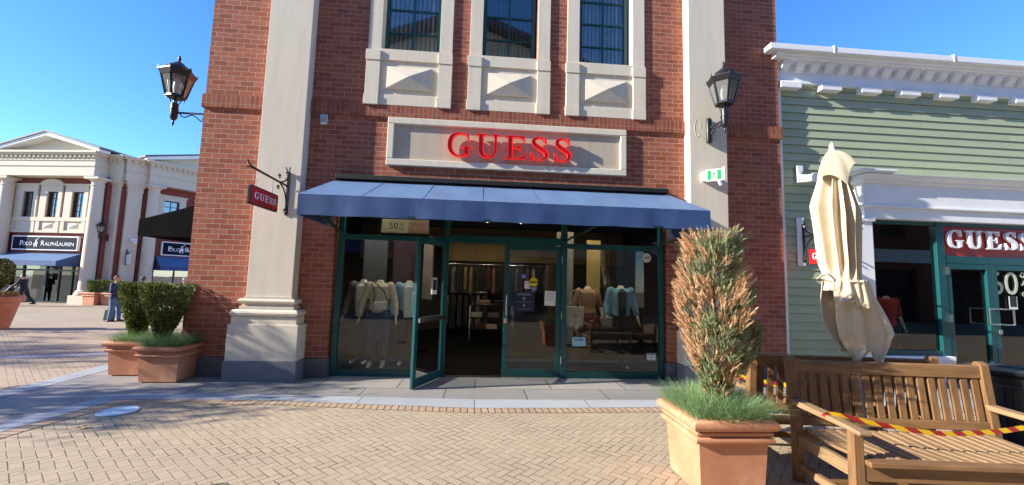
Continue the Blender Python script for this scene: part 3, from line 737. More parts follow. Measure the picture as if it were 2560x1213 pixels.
# ------------------------------------------------------------ wall lanterns
def lantern(name, label, loc, arm, face, group='wall lanterns'):
    """six-sided lantern on a scrolled arm; loc = foot of the stem, the wall plate lies `arm` away along local +x"""
    t = thing(name, label, 'wall lamp', loc, face, group)
    T = FR(loc[0], loc[1], loc[2], face)
    mb = MB(T)
    mb.lathe([(.002,-.20),(.012,-.17),(.02,-.13),(.012,-.10),(.03,-.09),(.05,-.06),(.058,-.03),(.058,.08),(.066,.085),(.066,.10),(.056,.105),(.056,.20),(.03,.21),(.03,.30)], n=14)
    for k in range(4):
        a = PI/4+k*PI/2; c, s = math.cos(a), math.sin(a)
        mb.tube([(c*r, s*r, z) for r, z in cr([(.045,.18),(.06,.22),(.085,.28),(.12,.29),(.125,.262)], 3)], .007, 6)
    mb.build('stem', M['black'], t, smooth=True)
    n = 6; ro = PI/6+.2
    zb, zt, rb, rt = .30, .665, .140, .228
    mb = MB(T)
    mb.lathe([(.05,.285),(rb-.02,.285),(rb+.008,.30),(rb+.008,.335),(rb-.03,.338)], n=n, rot=ro)
    for k in range(n):
        a = ro+2*PI*k/n
        mb.bar((rb*math.cos(a), rb*math.sin(a), .32), (rt*math.cos(a), rt*math.sin(a), zt+.01), .026, .026, (math.cos(a), math.sin(a), 0))
    mb.lathe([(rt-.03,zt-.02),(rt+.006,zt-.02),(rt+.04,zt+.055),(rt+.048,zt+.06),(rt+.048,zt+.075),(rt-.03,zt+.08)], n=n, rot=ro)
    for k in range(n):
        a = ro+2*PI*k/n; r = rt+.044; c, s = math.cos(a), math.sin(a)
        mb.add([(c*r-s*.05-c*.02, s*r+c*.05-s*.02, zt+.07), (c*r, s*r, zt+.07), (c*r+s*.05-c*.02, s*r-c*.05-s*.02, zt+.07), (c*r*1.03, s*r*1.03, zt+.135),
                (c*r*.9, s*r*.9, zt+.07)], [(0,1,3), (1,2,3), (2,4,3), (4,0,3)])
    mb.build('lantern_frame', M['black'], t)
    mb = MB(T)
    mb.lathe([(.21,zt+.065),(.205,zt+.10),(.18,zt+.15),(.13,zt+.19),(.085,zt+.22),(.078,zt+.235),(.05,zt+.255),(.026,zt+.27),(.016,zt+.285),(.02,zt+.30),(.026,zt+.32),(.018,zt+.355),(.004,zt+.39)], n=20)
    mb.build('roof', M['black'], t, smooth=True)
    mb = MB(T); vs = []; 
    for k in range(n):
        a = ro+2*PI*k/n; b_ = ro+2*PI*(k+1)/n
        mb.quad((rb*math.cos(a), rb*math.sin(a), .335), (rb*math.cos(b_), rb*math.sin(b_), .335), (rt*math.cos(b_), rt*math.sin(b_), zt-.01), (rt*math.cos(a), rt*math.sin(a), zt-.01))
    mb.build('pane', M['lampglass'], t, fixn=False)
    mb = MB(T); mb.lathe([(.04,.33),(.045,.40),(.06,.47),(.05,.52),(.045,.60),(.03,.66)], n=12); mb.build('bulb', M['whitep'], t, smooth=True)
    mb = MB(T)
    mb.bar((.05, 0, .04), (arm-.03, 0, .04), .022, .03)
    mb.tube([(x, 0, z) for x, z in cr([(.10,.02),(.13,-.02),(.19,-.03),(.25,.0),(.30,.01),(.36,-.02),(.42,-.07),(.50,-.10),(arm-.03,-.11)] if arm > .5 else [(.08,.02),(.10,-.02),(.15,-.03),(.2,-.01),(.25,-.04),(.30,-.09),(arm-.03,-.14)], 4)], .010, 6)
    mb.tube([(arm-.12+.07*(1-k/22)*math.cos(k*.55), 0, -.05+.07*(1-k/22)*math.sin(k*.55)) for k in range(20)], .008, 6)
    mb.build('arm', M['black'], t)
    mb = MB(T)
    mb.lathe([(.01,-.235),(.045,-.225),(.05,-.2),(.05,.17),(.042,.19),(.045,.20),(.01,.225)], (arm-.03, 0, 0), 14, 0, .8, 1.1)
    mb.build('wall_plate', M['black'], t, smooth=True)
    return t
lantern('wall_lantern', 'black lantern on the cream pilaster right of the blue awning', (3.975, -.62, 4.33), .42, R(97))
lantern('wall_lantern', 'large black lantern against blue sky on the left brick corner', (-5.24, .25, 4.26), .64, 0)

# ------------------------------------------------------------ hanging signs
def hanging_sign(label, x, y0, z_arm, dirn, blen, bh, zt, red, first_gap=.2, rodx=.13, mount=None, arm_len=1.08):
    t = thing('hanging_sign', label, 'hanging sign', (x, y0, z_arm), 0, 'projecting GUESS signs')
    mb = MB()
    yb = y0
    mb.box(x-.022, x+.022, yb-.012, yb+.0, z_arm-.46, z_arm+.24)
    for dx in (-.016, .016): mb.tube(cr([(x,yb-.02,z_arm+.20),(x+dx,yb-.03,z_arm+.26),(x+dx*2.2,yb-.05,z_arm+.31)], 3), .009, 6)
    def sc_(pts): mb.tube(cr([(x, yb-a, z_arm+b_) for a, b_ in pts], 4), .012, 6, ((1,0,0), 1))
    sc_([(.02,.0),(.15,.012),(.5,.02),(arm_len,.03)])
    mb.bar((x, yb-.02, z_arm+.005), (x, yb-arm_len, z_arm+.03), .022, .026)
    sc_([(.02,.22),(.04,.16),(.08,.10),(.16,.05),(.27,.02)]); sc_([(.02,-.42),(.03,-.28),(.07,-.16),(.14,-.07),(.27,.0)])
    for cy, cz in ((.06,.20), (.06,-.40), (.30,.10), (.32,-.08)):
        mb.tube([(x, yb-cy-.04*(1-k/18)*math.cos(k*.6), z_arm+cz+.04*(1-k/18)*math.sin(k*.6)) for k in range(16)], .009, 6)
    for dz in (.03, -.03): mb.tube(cr([(x,yb-arm_len+.02,z_arm+.03),(x,yb-arm_len-.05,z_arm+.04+dz*.6),(x,yb-arm_len-.10,z_arm+.05+dz*1.5)], 3), .010, 6)
    mb.build('bracket', M['black'], t, smooth=True)
    ya = y0-first_gap; yz = ya-blen
    mb = MB(); r = .03; P = []
    for cy, cz, a0 in ((yz+r, zt-bh+r, 180), (ya-r, zt-bh+r, 270), (ya-r, zt-r, 0), (yz+r, zt-r, 90)):
        for k in range(4): a = R(a0+30*k); P.append((cy+r*math.cos(a), cz+r*math.sin(a)))
    mb.prism(P, YZ, x-.018, x+.018)
    o = mb.build('sign_board', M['black'], t)
    mb = MB(); Q = inset(P, .016); mb.prism(Q, YZ, x-.021, x+.021); mb.build('red_face', red, o)
    for sgn, nm in ((1, 'lettering'), (-1, 'lettering')):
        m2 = MB()
        if sgn > 0: fn = lambda a, b_, tt: (x+.022+tt, a, b_); word(m2, 'GUESS', yz+.09, ya-.08, zt-bh*.66, zt-bh*.30, fn, .004, 0)
        else: fn = lambda a, b_, tt: (x-.022-tt, yz+ya-a, b_); word(m2, 'GUESS', yz+.09, ya-.08, zt-bh*.66, zt-bh*.30, fn, .004, 0)
        m2.build(nm, M['whitel'], o)
    mb = MB()
    for f in (.2, .78):
        yy = ya-blen*f
        mb.tube([(x, yy, z_arm), (x, yy, zt+.09)], .004, 5)
        mb.tube([(x, yy+.014*math.cos(k*PI/5), zt+.07+.02*math.sin(k*PI/5)) for k in range(11)], .004, 5)
        mb.tube([(x, yy, zt+.055), (x, yy, zt-.002)], .005, 5)
    mb.build('hanger', M['chrome'], t)
    return t
hanging_sign('red GUESS sign hanging from a black bracket on the left cream pilaster', -3.08, -.205, 3.01, -1, .76, .262, 2.805, M['redsign'], .33)
hs_ = hanging_sign('red GUESS sign hanging on the green siding, half hidden by the parasol', 5.86, .08, 2.55, -1, .70, .29, 2.33, M['redsign'], .12)
mb = MB(); mb.box(5.745, 5.885, .08, .10, 2.03, 2.905); b_ = mb.build('mount_board', M['white'], hs_, bevel=.004)

# ------------------------------------------------------------ exit sign, flood light, camera
ex = thing('exit_sign', 'green and white running man exit sign beside the blue awning', 'exit sign', (3.94, -.3, 3.48))
T = FR(3.835, -.27, 3.5, R(-35)); mb = MB(T)
mb.box(0, .26, -.03, .03, -.105, .105); mb.build('case', M['whitep'], ex, bevel=.008)
mb = MB(T); mb.box(.025, .235, -.034, -.03, -.08, .08); gp = mb.build('green_panel', pm('exit_sign_green', S(20, 150, 84), .4, .03), ex)
mb = MB(T); mb.box(.085, .175, -.0365, -.0345, -.07, .07); mb.build('doorway', M['whitep'], gp)
mb = MB(T); y = -.039
mb.lathe([(.001,-.001),(.011,-.001),(.011,.001),(.001,.001)], (.138, y, .047), 8)
for p, q in (((.132,.034),(.122,-.008)), ((.122,-.008),(.142,-.03)), ((.142,-.03),(.132,-.058)), ((.122,-.008),(.108,-.032)), ((.108,-.032),(.092,-.036)), ((.132,.03),(.152,.014)), ((.130,.03),(.110,.022)), ((.110,.022),(.104,.002))):
    mb.bar((p[0], y, p[1]), (q[0], y, q[1]), .003, .011, (1, 0, 0))
mb.build('running_figure', pm('exit_figure_green', S(16, 120, 70), .4, .03), gp)
mb = MB(T); mb.box(-.06, 0, -.02, .045, -.09, .07); mb.box(.26, .295, -.035, .05, -.10, .13); mb.build('mount', M['whitep'], ex, bevel=.006)
mb = MB(T); mb.bar((.2, -.03, -.105), (.235, -.06, -.20), .05, .03); mb.build('lamp_head', M['whitep'], ex, bevel=.006)
fl = thing('security_camera', 'white security camera on the green siding left of the parasol', 'camera', (5.82, .08, 3.7))
mb = MB(); mb.box(5.765, 5.875, .04, .10, 3.55, 3.87); mb.build('back_plate', M['whitep'], fl, bevel=.006)
mb = MB(); mb.bar((5.82, .04, 3.70), (5.84, -.08, 3.62), .02, .02); mb.tube([(5.86,.02,3.62),(5.87,-.06,3.60),(5.88,-.22,3.585)], .075, 14); mb.build('camera_body', M['whitep'], fl, smooth=True)
mb = MB(); mb.lathe([(.02,3.72),(.025,3.75),(.01,3.77)], (5.82,.02,0), 10); mb.build('knob', M['granite'], fl)
mb = MB()                                           # faint pale yellow loop on the pilaster
mb.tube([(3.74+.055*math.cos(k*.3)-.01*k/20, -.2, 4.37+.16*math.sin(k*.3)) for k in range(20)], .004, 4)
mb.build('pale_loop', pm('pale_yellow_loop', S(226, 218, 180), .8), bk)

# ------------------------------------------------------------ the green clapboard shop
gs = thing('green_shop', 'sage green clapboard shop with white cornice and green shopfront', 'shop building', (5.5, .13, 0))
yS = .13
def clapmat():
    m, nt, b = newmat('sage_green_clapboard')
    s = N(nt, 'ShaderNodeSeparateXYZ'); L(nt, objco(nt), s.inputs[0])
    cb = N(nt, 'ShaderNodeCombineXYZ'); L(nt, s.outputs[0], cb.inputs[0]); L(nt, mth(nt, 'ADD', s.outputs[2], .066), cb.inputs[1])
    br = N(nt, 'ShaderNodeTexBrick', offset=.37, offset_frequency=3); L(nt, cb.outputs[0], br.inputs['Vector'])
    br.inputs['Scale'].default_value = 1; br.inputs['Brick Width'].default_value = 2.9; br.inputs['Row Height'].default_value = .1555; br.inputs['Mortar Size'].default_value = .003
    br.inputs['Color1'].default_value = (*S(170, 180, 148), 1); br.inputs['Color2'].default_value = (*S(160, 170, 140), 1); br.inputs['Mortar'].default_value = (*S(112, 122, 98), 1)
    mp = N(nt, 'ShaderNodeMapping'); mp.inputs['Scale'].default_value = (.7, 1, 9); L(nt, objco(nt), mp.inputs[0])
    c = mixc(nt, mth(nt, 'MULTIPLY', ramp(nt, noise_(nt, 2, 5, mp.outputs[0]), .4, .75), .25), br.outputs['Color'], S(128, 140, 112))
    L(nt, c, b.inputs['Base Color']); b.inputs['Roughness'].default_value = .6
    return m
M['clap'] = clapmat()
mb = MB(); st = .1555; z0 = -.066; P = [(.5, 0)]
holes_z = None
def clap(x0, x1, za, zb):
    k = int((za-z0)/st)
    z = z0+k*st
    while z < zb:
        a, b_ = max(z, za), min(z+st, zb)
        if b_-a > .004:
            ya = yS-.018*(1-(a-z)/st); yb = yS-.018*(1-(b_-z)/st)
            mb.quad((x0, ya, a), (x1, ya, a), (x1, yb, b_), (x0, yb, b_))
            if b_ < zb-.001: mb.quad((x0, yS, b_), (x1, yS, b_), (x1, yS-.018, b_), (x0, yS-.018, b_))
        z += st
clap(5.53, 7.0, .25, 5.6); clap(7.0, 16, 3.70, 5.6); clap(12.3, 16, .25, 3.70)
mb.box(5.45, 16, yS+.002, yS+.15, 3.0, 5.9); mb.box(5.45, 7.1, yS+.002, yS+.15, -.1, 3.0); mb.box(12.2, 16, yS+.002, yS+.15, -.1, 3.0)
mb.build('wall', M['clap'], gs, fixn=False)
mb = MB(); mb.box(5.415, 5.53, yS-.04, yS+.03, .1, 5.55); mb.build('corner_board', M['white'], gs, bevel=.004)
mb = MB(); mb.box(5.415, 7.1, yS-.035, yS+.02, -.02, .26); mb.build('plinth', M['plinth'], gs, bevel=.005)
mb = MB()
mb.box(5.42, 16, yS-.06, yS+.1, 5.5, 5.88)                                # frieze
P = [(-.06,5.83),(-.10,5.83),(-.12,5.85),(-.24,5.86),(-.24,5.885),(-.27,5.90),(-.29,5.94),(-.31,5.985),(-.31,6.0),(.1,6.02),(.1,5.83)]
mb.prism([(a+yS, b_) for a, b_ in P], YZ, 5.30, 16)
mb.build('cornice', M['white'], gs, bevel=.003)
mb = MB(); mb.box(5.13, 16, yS-.36, yS-.30, 5.94, 6.045); mb.box(5.13, 5.30, yS-.30, yS+.1, 5.95, 6.04)
for x in (6.35, 8.75, 11.2): mb.box(x-.015, x+.015, yS-.37, yS-.29, 5.93, 6.07)
mb.build('gutter', M['white'], gs, bevel=.006)
k = 0; x = 5.50
Q = [(0,5.86),(-.125,5.86),(-.125,5.825),(-.115,5.78),(-.09,5.74),(-.05,5.705),(-.035,5.675),(0,5.67)]
while x < 13.2:
    mb = MB(); mb.prism([(a+yS-.06, b_) for a, b_ in Q], YZ, x, x+.145); mb.build('cornice_bracket', M['white'], gs, bevel=.004); x += .291
x = 5.47
while x < 12.6:
    mb = MB(); mb.box(x, x+.40, yS-.145, yS-.0, 5.335, 5.445); mb.prism([(yS-.145,5.445),(yS,5.445),(yS,5.49),(yS-.09,5.49)], YZ, x+.01, x+.40)
    mb.build('eaves_block', M['white'], gs, bevel=.006); x += .803
mb = MB(); mb.box(5.42, 16, yS-.075, yS+.01, 5.455, 5.505); mb.build('frieze_moulding', M['white'], gs)
# shopfront surround
mb = MB(); yw = yS
mb.box(6.93, 12.4, yw-.20, yw+.02, 3.17, 3.57)
P = [(0,3.57),(-.23,3.57),(-.25,3.60),(-.25,3.63),(-.30,3.66),(-.33,3.70),(-.34,3.72),(0,3.735)]
mb.prism([(a+yw, b_) for a, b_ in P], YZ, 6.88, 12.5)
mb.box(6.9, 12.4, yw-.225, yw+.02, 3.135, 3.175); mb.box(6.95, 12.4, yw-.18, yw+.02, 2.93, 3.135)
mb.build('entablature', M['white'], gs, bevel=.004)
mb = MB(); mb.box(6.80, 7.42, yw-.345, yw, 3.735, 3.765); mb.box(6.76, 7.46, yw-.37, yw, 3.765, 3.80); mb.build('cornice_cap', M['white'], gs, bevel=.004)
mb = MB(); mb.box(6.80, 7.055, yw-.22, yw+.02, .28, 2.93); mb.box(6.76, 7.09, yw-.25, yw+.02, 2.86, 2.925); mb.box(6.76, 7.07, yw-.26, yw+.02, 0, .28); mb.build('shopfront_pilaster', M['white'], gs, bevel=.005)
mb = MB(); mb.box(7.06, 8.60, yw-.16, yw+.05, .40, .47); mb.box(7.07, 8.58, yw-.12, yw+.05, 0, .40); mb.build('sill', M['white'], gs, bevel=.005)
fr = MB(); f0, f1 = yw-.06, yw+.04
fr.box(7.055, 7.12, f0, f1, .47, 2.93); fr.box(7.12, 8.47, f0+.002, f1-.002, .47, .56); fr.box(7.12, 8.47, f0+.002, f1-.002, 2.86, 2.93)
fr.box(8.47, 8.63, f0-.01, f1+.01, 0, 2.93); fr.box(8.63, 12.2, f0+.003, f1-.003, 2.86, 2.93); fr.box(8.63, 12.2, f0, f1, 2.16, 2.30); fr.box(10.50, 10.64, f0-.01, f1+.01, 0, 2.16)
sf2 = fr.build('shopfront_frame', M['teal'], gs, bevel=.005)
m2 = MB(); m2.quad((7.12, yw-.01, .56), (8.47, yw-.01, .56), (8.47, yw-.01, 2.86), (7.12, yw-.01, 2.86)); m2.build('glass_pane', M['glass'], sf2, fixn=False)
for x0, x1, nm in ((8.64, 9.565, 'left'), (9.575, 10.5, 'right')):
    mb = MB(); mb.box(x0, x0+.10, f0, f1, .02, 2.155); mb.box(x1-.10, x1, f0, f1, .02, 2.155); mb.box(x0+.10, x1-.10, f0+.002, f1-.002, .02, .24); mb.box(x0+.10, x1-.10, f0+.002, f1-.002, 2.06, 2.155)
    d_ = mb.build('door', M['teal'], gs, bevel=.005)
    m2 = MB(); m2.quad((x0+.1, yw-.01, .24), (x1-.1, yw-.01, .24), (x1-.1, yw-.01, 2.06), (x0+.1, yw-.01, 2.06)); m2.build('glass_pane', M['glass'], d_, fixn=False)
    xh = x1-.05 if nm == 'left' else x0+.05; s_ = -1 if nm == 'left' else 1
    m2 = MB(); yy = f0-.10
    m2.tube([(xh, f0-.005, 1.06), (xh, yy, 1.06), (xh+s_*.19, yy, 1.06), (xh+s_*.19, yy, 1.34), (xh, yy, 1.34), (xh, f0-.005, 1.34)], .016, 8); m2.build('handle', M['chrome'], d_, smooth=True)
    if nm == 'right':
        m2 = MB(); m2.box(x0+.02, x0+.09, f0-.03, f0-.002, .88, .96); m2.build('lock', M['chrome'], d_, bevel=.004)
        m2 = MB(); text(m2, '60', .62, (x0+.28, yw-.025, 1.80), ext=.002); text(m2, '%', .36, (x0+.74, yw-.025, 1.90), ext=.002); text(m2, 'OFF', .14, (x0+.76, yw-.025, 1.62), ext=.002)
        m2.build('sale_lettering', pm('pale_green_vinyl', S(186, 200, 176), .6), d_)
    else:
        for z in (.40, 1.15, 2.02):
            m2 = MB(); m2.box(x0-.025, x0+.03, f0-.035, f0-.012, z-.07, z+.07); m2.build('hinge', M['chrome'], d_)
mb = MB()
mb.cur = 0; mb.box(7.0, 12.3, 5.0, 5.1, 0, 3.2); mb.box(6.95, 7.05, yw+.1, 5.0, 0, 3.2); mb.box(12.3, 12.4, yw+.1, 5.0, 0, 3.2); mb.box(6.95, 12.4, yw+.16, 5.1, 3.12, 3.2)
mb.cur = 1; mb.box(7.05, 12.3, yw+.02, 5, -.06, .0)
mb.build('shop_interior', [M['dark'], M['intfloor']], gs)
mb = MB(); mb.tube([(7.2, .85, 2.99), (8.35, .55, 2.99)], .016, 8); mb.tube([(8.4, .53, 2.99), (9.6, .25, 2.99)], .016, 8); mb.build('tube_light', M['tube'], gs)
mb = MB(); mb.box(8.64, 12.2, yw-.012, yw-.004, 2.30, 2.86)
ts = mb.build('transom_sign', M['redpanel'], None); tag(ts, 'red transom panel with white GUESS letters over the double doors', 'sign')
for ch, a, b_ in (('G', 8.69, 9.03), ('U', 9.09, 9.42), ('E', 9.50, 9.80), ('S', 9.88, 10.13), ('S', 10.19, 10.44)):
    m2 = MB(); glyph(m2, ch, a, b_, 2.45, 2.79, XZ, yw-.085, yw-.03); m2.build('letter', M['whitel'], ts)
mb = MB(); mb.box(5.42, 16, .3, .45, -.2, 5.9); mb.box(5.42, 16, yS, 12, 5.8, 5.9); mb.box(15.9, 16, .45, 12, -.2, 5.9)
mb2 = MB(); mb2.box(5.42, 16, .5, 12, 5.86, 5.93); mb2.box(15.85, 16, .3, 12, -.2, 5.86); mb2.build('roof', M['plinth'], gs)

# ------------------------------------------------------------ shops across the street (seen mirrored in the glass, and shading it)
op = thing('street_shop', 'cream gabled shop terrace across the street, mirrored in the windows', 'shop building', (-1, -13.5, 0))
mb = MB(FR(-1, -13.5, 0, PI)); hx = [(-2.2,-1.0), (1.0,2.2), (4.5,5.7), (-5.7,-4.5)]
holes = [(-8,-3.2,0,2.9), (-2.4,2.4,0,2.9), (3.2,8,0,2.9)]+[(a, b_, 5.2, 8.2) for a, b_ in hx]
xs_ = sorted({-9.,9.}|{h[0] for h in holes}|{h[1] for h in holes}); mb.wall(xs_, [0,2.9,5.2,8.2,11.8], holes, 0, .3)
mb.prism([(-9,11.8),(9,11.8),(0,15.2)], XZ, 0, .3)
mb.box(-9,-8.7,.3,9,0,11.8); mb.box(8.7,9,.3,9,0,11.8)
mb.build('wall', M['cream2'], op)
mb = MB(FR(-1, -13.5, 0, PI)); 
for s_ in (-1, 1):
    mb.prism([(0,15.25),(s_*9.7,11.55),(s_*9.7,11.85),(0,15.6)], XZ, -.7, 9)
mb.build('roof', M['plinth'], op)
mb = MB(FR(-1, -13.5, 0, PI)); mb.box(-8.7, 8.7, .31, .4, 0, 11.7); mb.build('dark_glazing', M['dark'], op)
mb = MB(FR(-1, -13.5, 0, PI)); mb.prism([(0,3.5),(-1.2,3.0),(-1.2,2.75),(0,2.75)], YZ, -2.6, 2.6); mb.prism([(0,3.5),(-1.2,3.0),(-1.2,2.75),(0,2.75)], YZ, 3.2, 8); mb.build('awning', M['awnnavy'], op)
for i, (x, w_, h_, mt) in enumerate(((-30.4, 40, 9, 'farbrick'), (20.6, 24, 9.5, 'farbrick'))):
    q = thing('street_shop', ['brick shop row across the street, left of the cream gable', 'brick shop row across the street, right of the cream gable'][i], 'shop building', (x, -13.5, 0))
    mb = MB(FR(x, -13.5, 0, PI)); hl = [(-w_/2+1+4*k, -w_/2+3.6+4*k, 0, 2.8) for k in range(int(w_/4))]+[(-w_/2+1.5+4*k, -w_/2+3+4*k, 4.6, 6.6) for k in range(int(w_/4))]
    xs_ = sorted({-w_/2, w_/2}|{h[0] for h in hl}|{h[1] for h in hl}); mb.wall(xs_, [0, 2.8, 4.6, 6.6, h_], hl, 0, .3); mb.build('wall', M[mt], q)
    mb = MB(FR(x, -13.5, 0, PI)); mb.box(-w_/2, w_/2, -.3, 8, h_, h_+.35); mb.box(-w_/2+.2, w_/2-.2, -.1, 0, 3.2, 3.9); mb.build('cornice', M['white'], q)
    mb = MB(FR(x, -13.5, 0, PI)); mb.box(-w_/2, w_/2, .32, .4, 0, h_-.1); mb.build('dark_glazing', M['dark'], q)
# ------------------------------------------------------------ the classical shops on the left
GZ = -.5
cs = thing('corner_shops', 'cream classical shop building with columns and pediments on the far left', 'shop building', (-26.19, 21.59, GZ))
FA = FR(-26.194, 21.587, 0, R(-8.4))
def column(T, u, v, zt=7.45, r0=.36, r1=.31, capz=None):
    mb = MB(T)
    mb.box(u-.55, u+.55, v-.5, v+.5, GZ-.1, GZ+.55); o = mb.build('column_base', M['cream2'], cs, bevel=.02)
    mb = MB(T); prof = [(.50,.55),(.52,.62),(.50,.70),(.44,.74),(.46,.80),(.40,.86)]
    prof = [(a, z+GZ) for a, z in prof]
    for k in range(9):
        f = k/8; prof.append((r0+(r1-r0)*f**1.3, .4+(zt-.55-.4)*f))
    prof += [(r1+.04, zt-.54), (r1+.04, zt-.48), (r1, zt-.46), (r1, zt-.28), (r1+.10, zt-.20), (r1+.13, zt-.14)]
    mb.lathe(prof, (u, v, 0), 24); mb.box(u-.48, u+.48, v-.48, v+.48, zt-.14, zt)
    mb.build('column', M['cream2'], cs, smooth=True)
def entab(T, u0, u1, v0, vb, z0, name='entablature'):
    """stepped architrave, dentils and cornice"""
    mb = MB(T); s = (9.05-z0)/1.55
    for a, b_, d in ((0,.62,0),(.62,.68,.05),(.68,.98,.02),(.98,1.06,.07),(1.06,1.12,.03)): mb.box(u0-d, u1+d, v0-d, vb, z0+a*s, z0+b_*s)
    mb.box(u0-.06, u1+.06, v0-.06, vb, z0+1.12*s, z0+1.32*s)
    n = int((u1-u0)/.30)
    for k in range(n+1): x = u0+(u1-u0)*k/n; mb.box(x-.075, x+.075, v0-.17, v0-.06, z0+1.16*s, z0+1.32*s)
    mb.box(u0-.22, u1+.22, v0-.22, vb, z0+1.32*s, z0+1.42*s); mb.box(u0-.32, u1+.32, v0-.32, vb, z0+1.42*s, z0+1.55*s)
    return mb.build(name, M['cream2'], cs)
def win3(T, u0, u1, g0, g1, zb, z0, z1, zt, arch=False, panel=True):
    mb = MB(T); cu = (u0+u1)/2
    mb.box(u0, g0, -.10, .05, z0, zt); mb.box(g1, u1, -.10, .05, z0, zt); mb.box(g0, g1, -.10, .05, z1, zt)
    if arch:
        P = [(cu+(u1-u0)/2*1.1*math.cos(PI*k/14), zt+.42*math.sin(PI*k/14)) for k in range(15)]; mb.prism(P, XZ, -.14, .02)
    else: mb.box(u0-.08, u1+.08, -.15, .02, zt, zt+.10)
    if panel:
        mb.box(u0-.1, u1+.1, -.15, .05, z0-.25, z0); mb.box(u0-.05, u1+.05, -.06, .05, zb, z0-.25); mb.box(u0-.05, u1+.05, -.13, .02, zb, zb+.15)
        mb.box(u0-.05, u0+.22, -.13, .02, zb+.15, z0-.25); mb.box(u1-.22, u1+.05, -.13, .02, zb+.15, z0-.25)
        a, b_, c, d = cu-.38, cu+.38, zb+.27, z0-.36
        mb.add([(a,-.06,c),(b_,-.06,c),(b_,-.06,d),(a,-.06,d),(cu,-.16,(c+d)/2)], [(0,1,4),(1,2,4),(2,3,4),(3,0,4)])
    o = mb.build('window_surround', M['cream2'], cs, fixn=False)
    mb = MB(T); t = .06
    mb.box(g0, g0+t, .08, .16, z0, z1); mb.box(g1-t, g1, .08, .16, z0, z1); mb.box(g0, g1, .085, .155, z0, z0+t); mb.box(g0, g1, .085, .155, z1-t, z1); mb.box((g0+g1)/2-.02, (g0+g1)/2+.02, .09, .15, z0, z1)
    for k in (1, 2, 3): z = z0+(z1-z0)*k/4; mb.box(g0, g1, .092, .148, z-.02, z+.02)
    f_ = mb.build('window', M['tealdark'], cs)
    mb = MB(T); mb.quad((g0,.12,z0),(g1,.12,z0),(g1,.12,z1),(g0,.12,z1)); mb.build('pane', M['glassfar'], f_, fixn=False)
WA = [(-3.98,-2.40,-3.42,-2.68), (-2.22,-.70,-1.75,-.95), (-.50,1.12,0.0,.84)]
mb = MB(FA); hl = [(g0, g1, 4.93, 6.60) for _, _, g0, g1 in WA]+[(-3.75, .95, GZ, 1.95)]
xs_ = sorted({-7., 2.3}|{h[0] for h in hl}|{h[1] for h in hl}); mb.wall(xs_, [GZ-.1, GZ, 1.95, 4.93, 6.60, 7.6], hl, 0, .3)
mb.box(2.0, 2.3, .3, 9, GZ-.2, 7.6)
mb.build('wall', M['farbrick'], cs)
for (u0, u1, g0, g1), ar in zip(WA, (0, 1, 0)): win3(FA, u0, u1, g0, g1, 3.93, 4.93, 6.60, 7.02, ar)
column(FA, -4.22, -.35); column(FA, 2.02, -.35)
entab(FA, -4.75, 2.1, -.75, .5, 7.5)
mb = MB(FA); mb.box(1.85, 2.2, .5, 9, 7.5, 9.05); mb.box(1.85, 2.45, .5, 9, 8.82, 9.05); mb.build('side_entablature', M['cream2'], cs)
cu, hw, z0, za = -1.2, 3.75, 9.05, 10.32
mb = MB(FA); mb.prism([(cu-hw+.3,z0),(cu+hw-.3,z0),(cu,za-.22)], XZ, -.35, -.2); mb.build('tympanum', M['cream2'], cs)
mb = MB(FA)
for s_ in (-1, 1): mb.prism([(cu,za-.28),(cu+s_*hw,z0-.06),(cu+s_*hw,z0+.14),(cu,za-.06)], XZ, -1.0, -.3)
mb.build('raking_cornice', M['white'], cs)
mb = MB(FA)
for s_ in (-1, 1): mb.prism([(cu,za-.055),(cu+s_*(hw+.12),z0+.10),(cu+s_*(hw+.12),z0+.2),(cu,za+.05)], XZ, -1.08, 10)
mb.build('roof', M['plinth'], cs)
# shopfront of A
mb = MB(FA)
for u in (-3.75, -2.95, -1.35, -.45, .45, .95): mb.box(u-.05, u+.05, .1, .22, GZ, 1.95)
mb.box(-3.75, .95, .105, .215, 1.5, 1.6); mb.box(-3.75, .95, .105, .215, 1.87, 1.95); mb.box(-3.75, .95, .105, .215, GZ, GZ+.1)
f_ = mb.build('shopfront_frame', M['tealdark'], cs)
mb = MB(FA)
for a, b_ in ((-3.7,-3.0),(-2.9,-1.4),(-.4,.4),(.5,.9)): mb.quad((a,.16,GZ+.1),(b_,.16,GZ+.1),(b_,.16,1.9),(a,.16,1.9))
mb.build('pane', M['glassdark'], f_, fixn=False)
mb = MB(FA); mb.box(-6.9, 2.1, 4, 4.1, GZ, 3.3); mb.box(-6.9, 2.1, .31, 4, 2.2, 2.3); mb.box(-6.9, 2.1, .31, 4, GZ-.1, GZ); mb.box(-6.9, 2.0, 2.6, 2.7, 4.4, 7.3); mb.build('shop_interior', M['dark'], cs)
M['shelfwood'] = pm('warm_display_shelf', S(92, 68, 42), .7, .3, 4)
for bx in ((-2.3, -.9, 1.2, 1.25, .9, 1.35), (-.2, .1, .8, .85, 1.0, 1.5), (-3.3, -2.6, .9, .95, .3, 1.5)):
    mb = MB(FA); mb.box(*bx); mb.build('display_shelf', M['shelfwood'], cs)
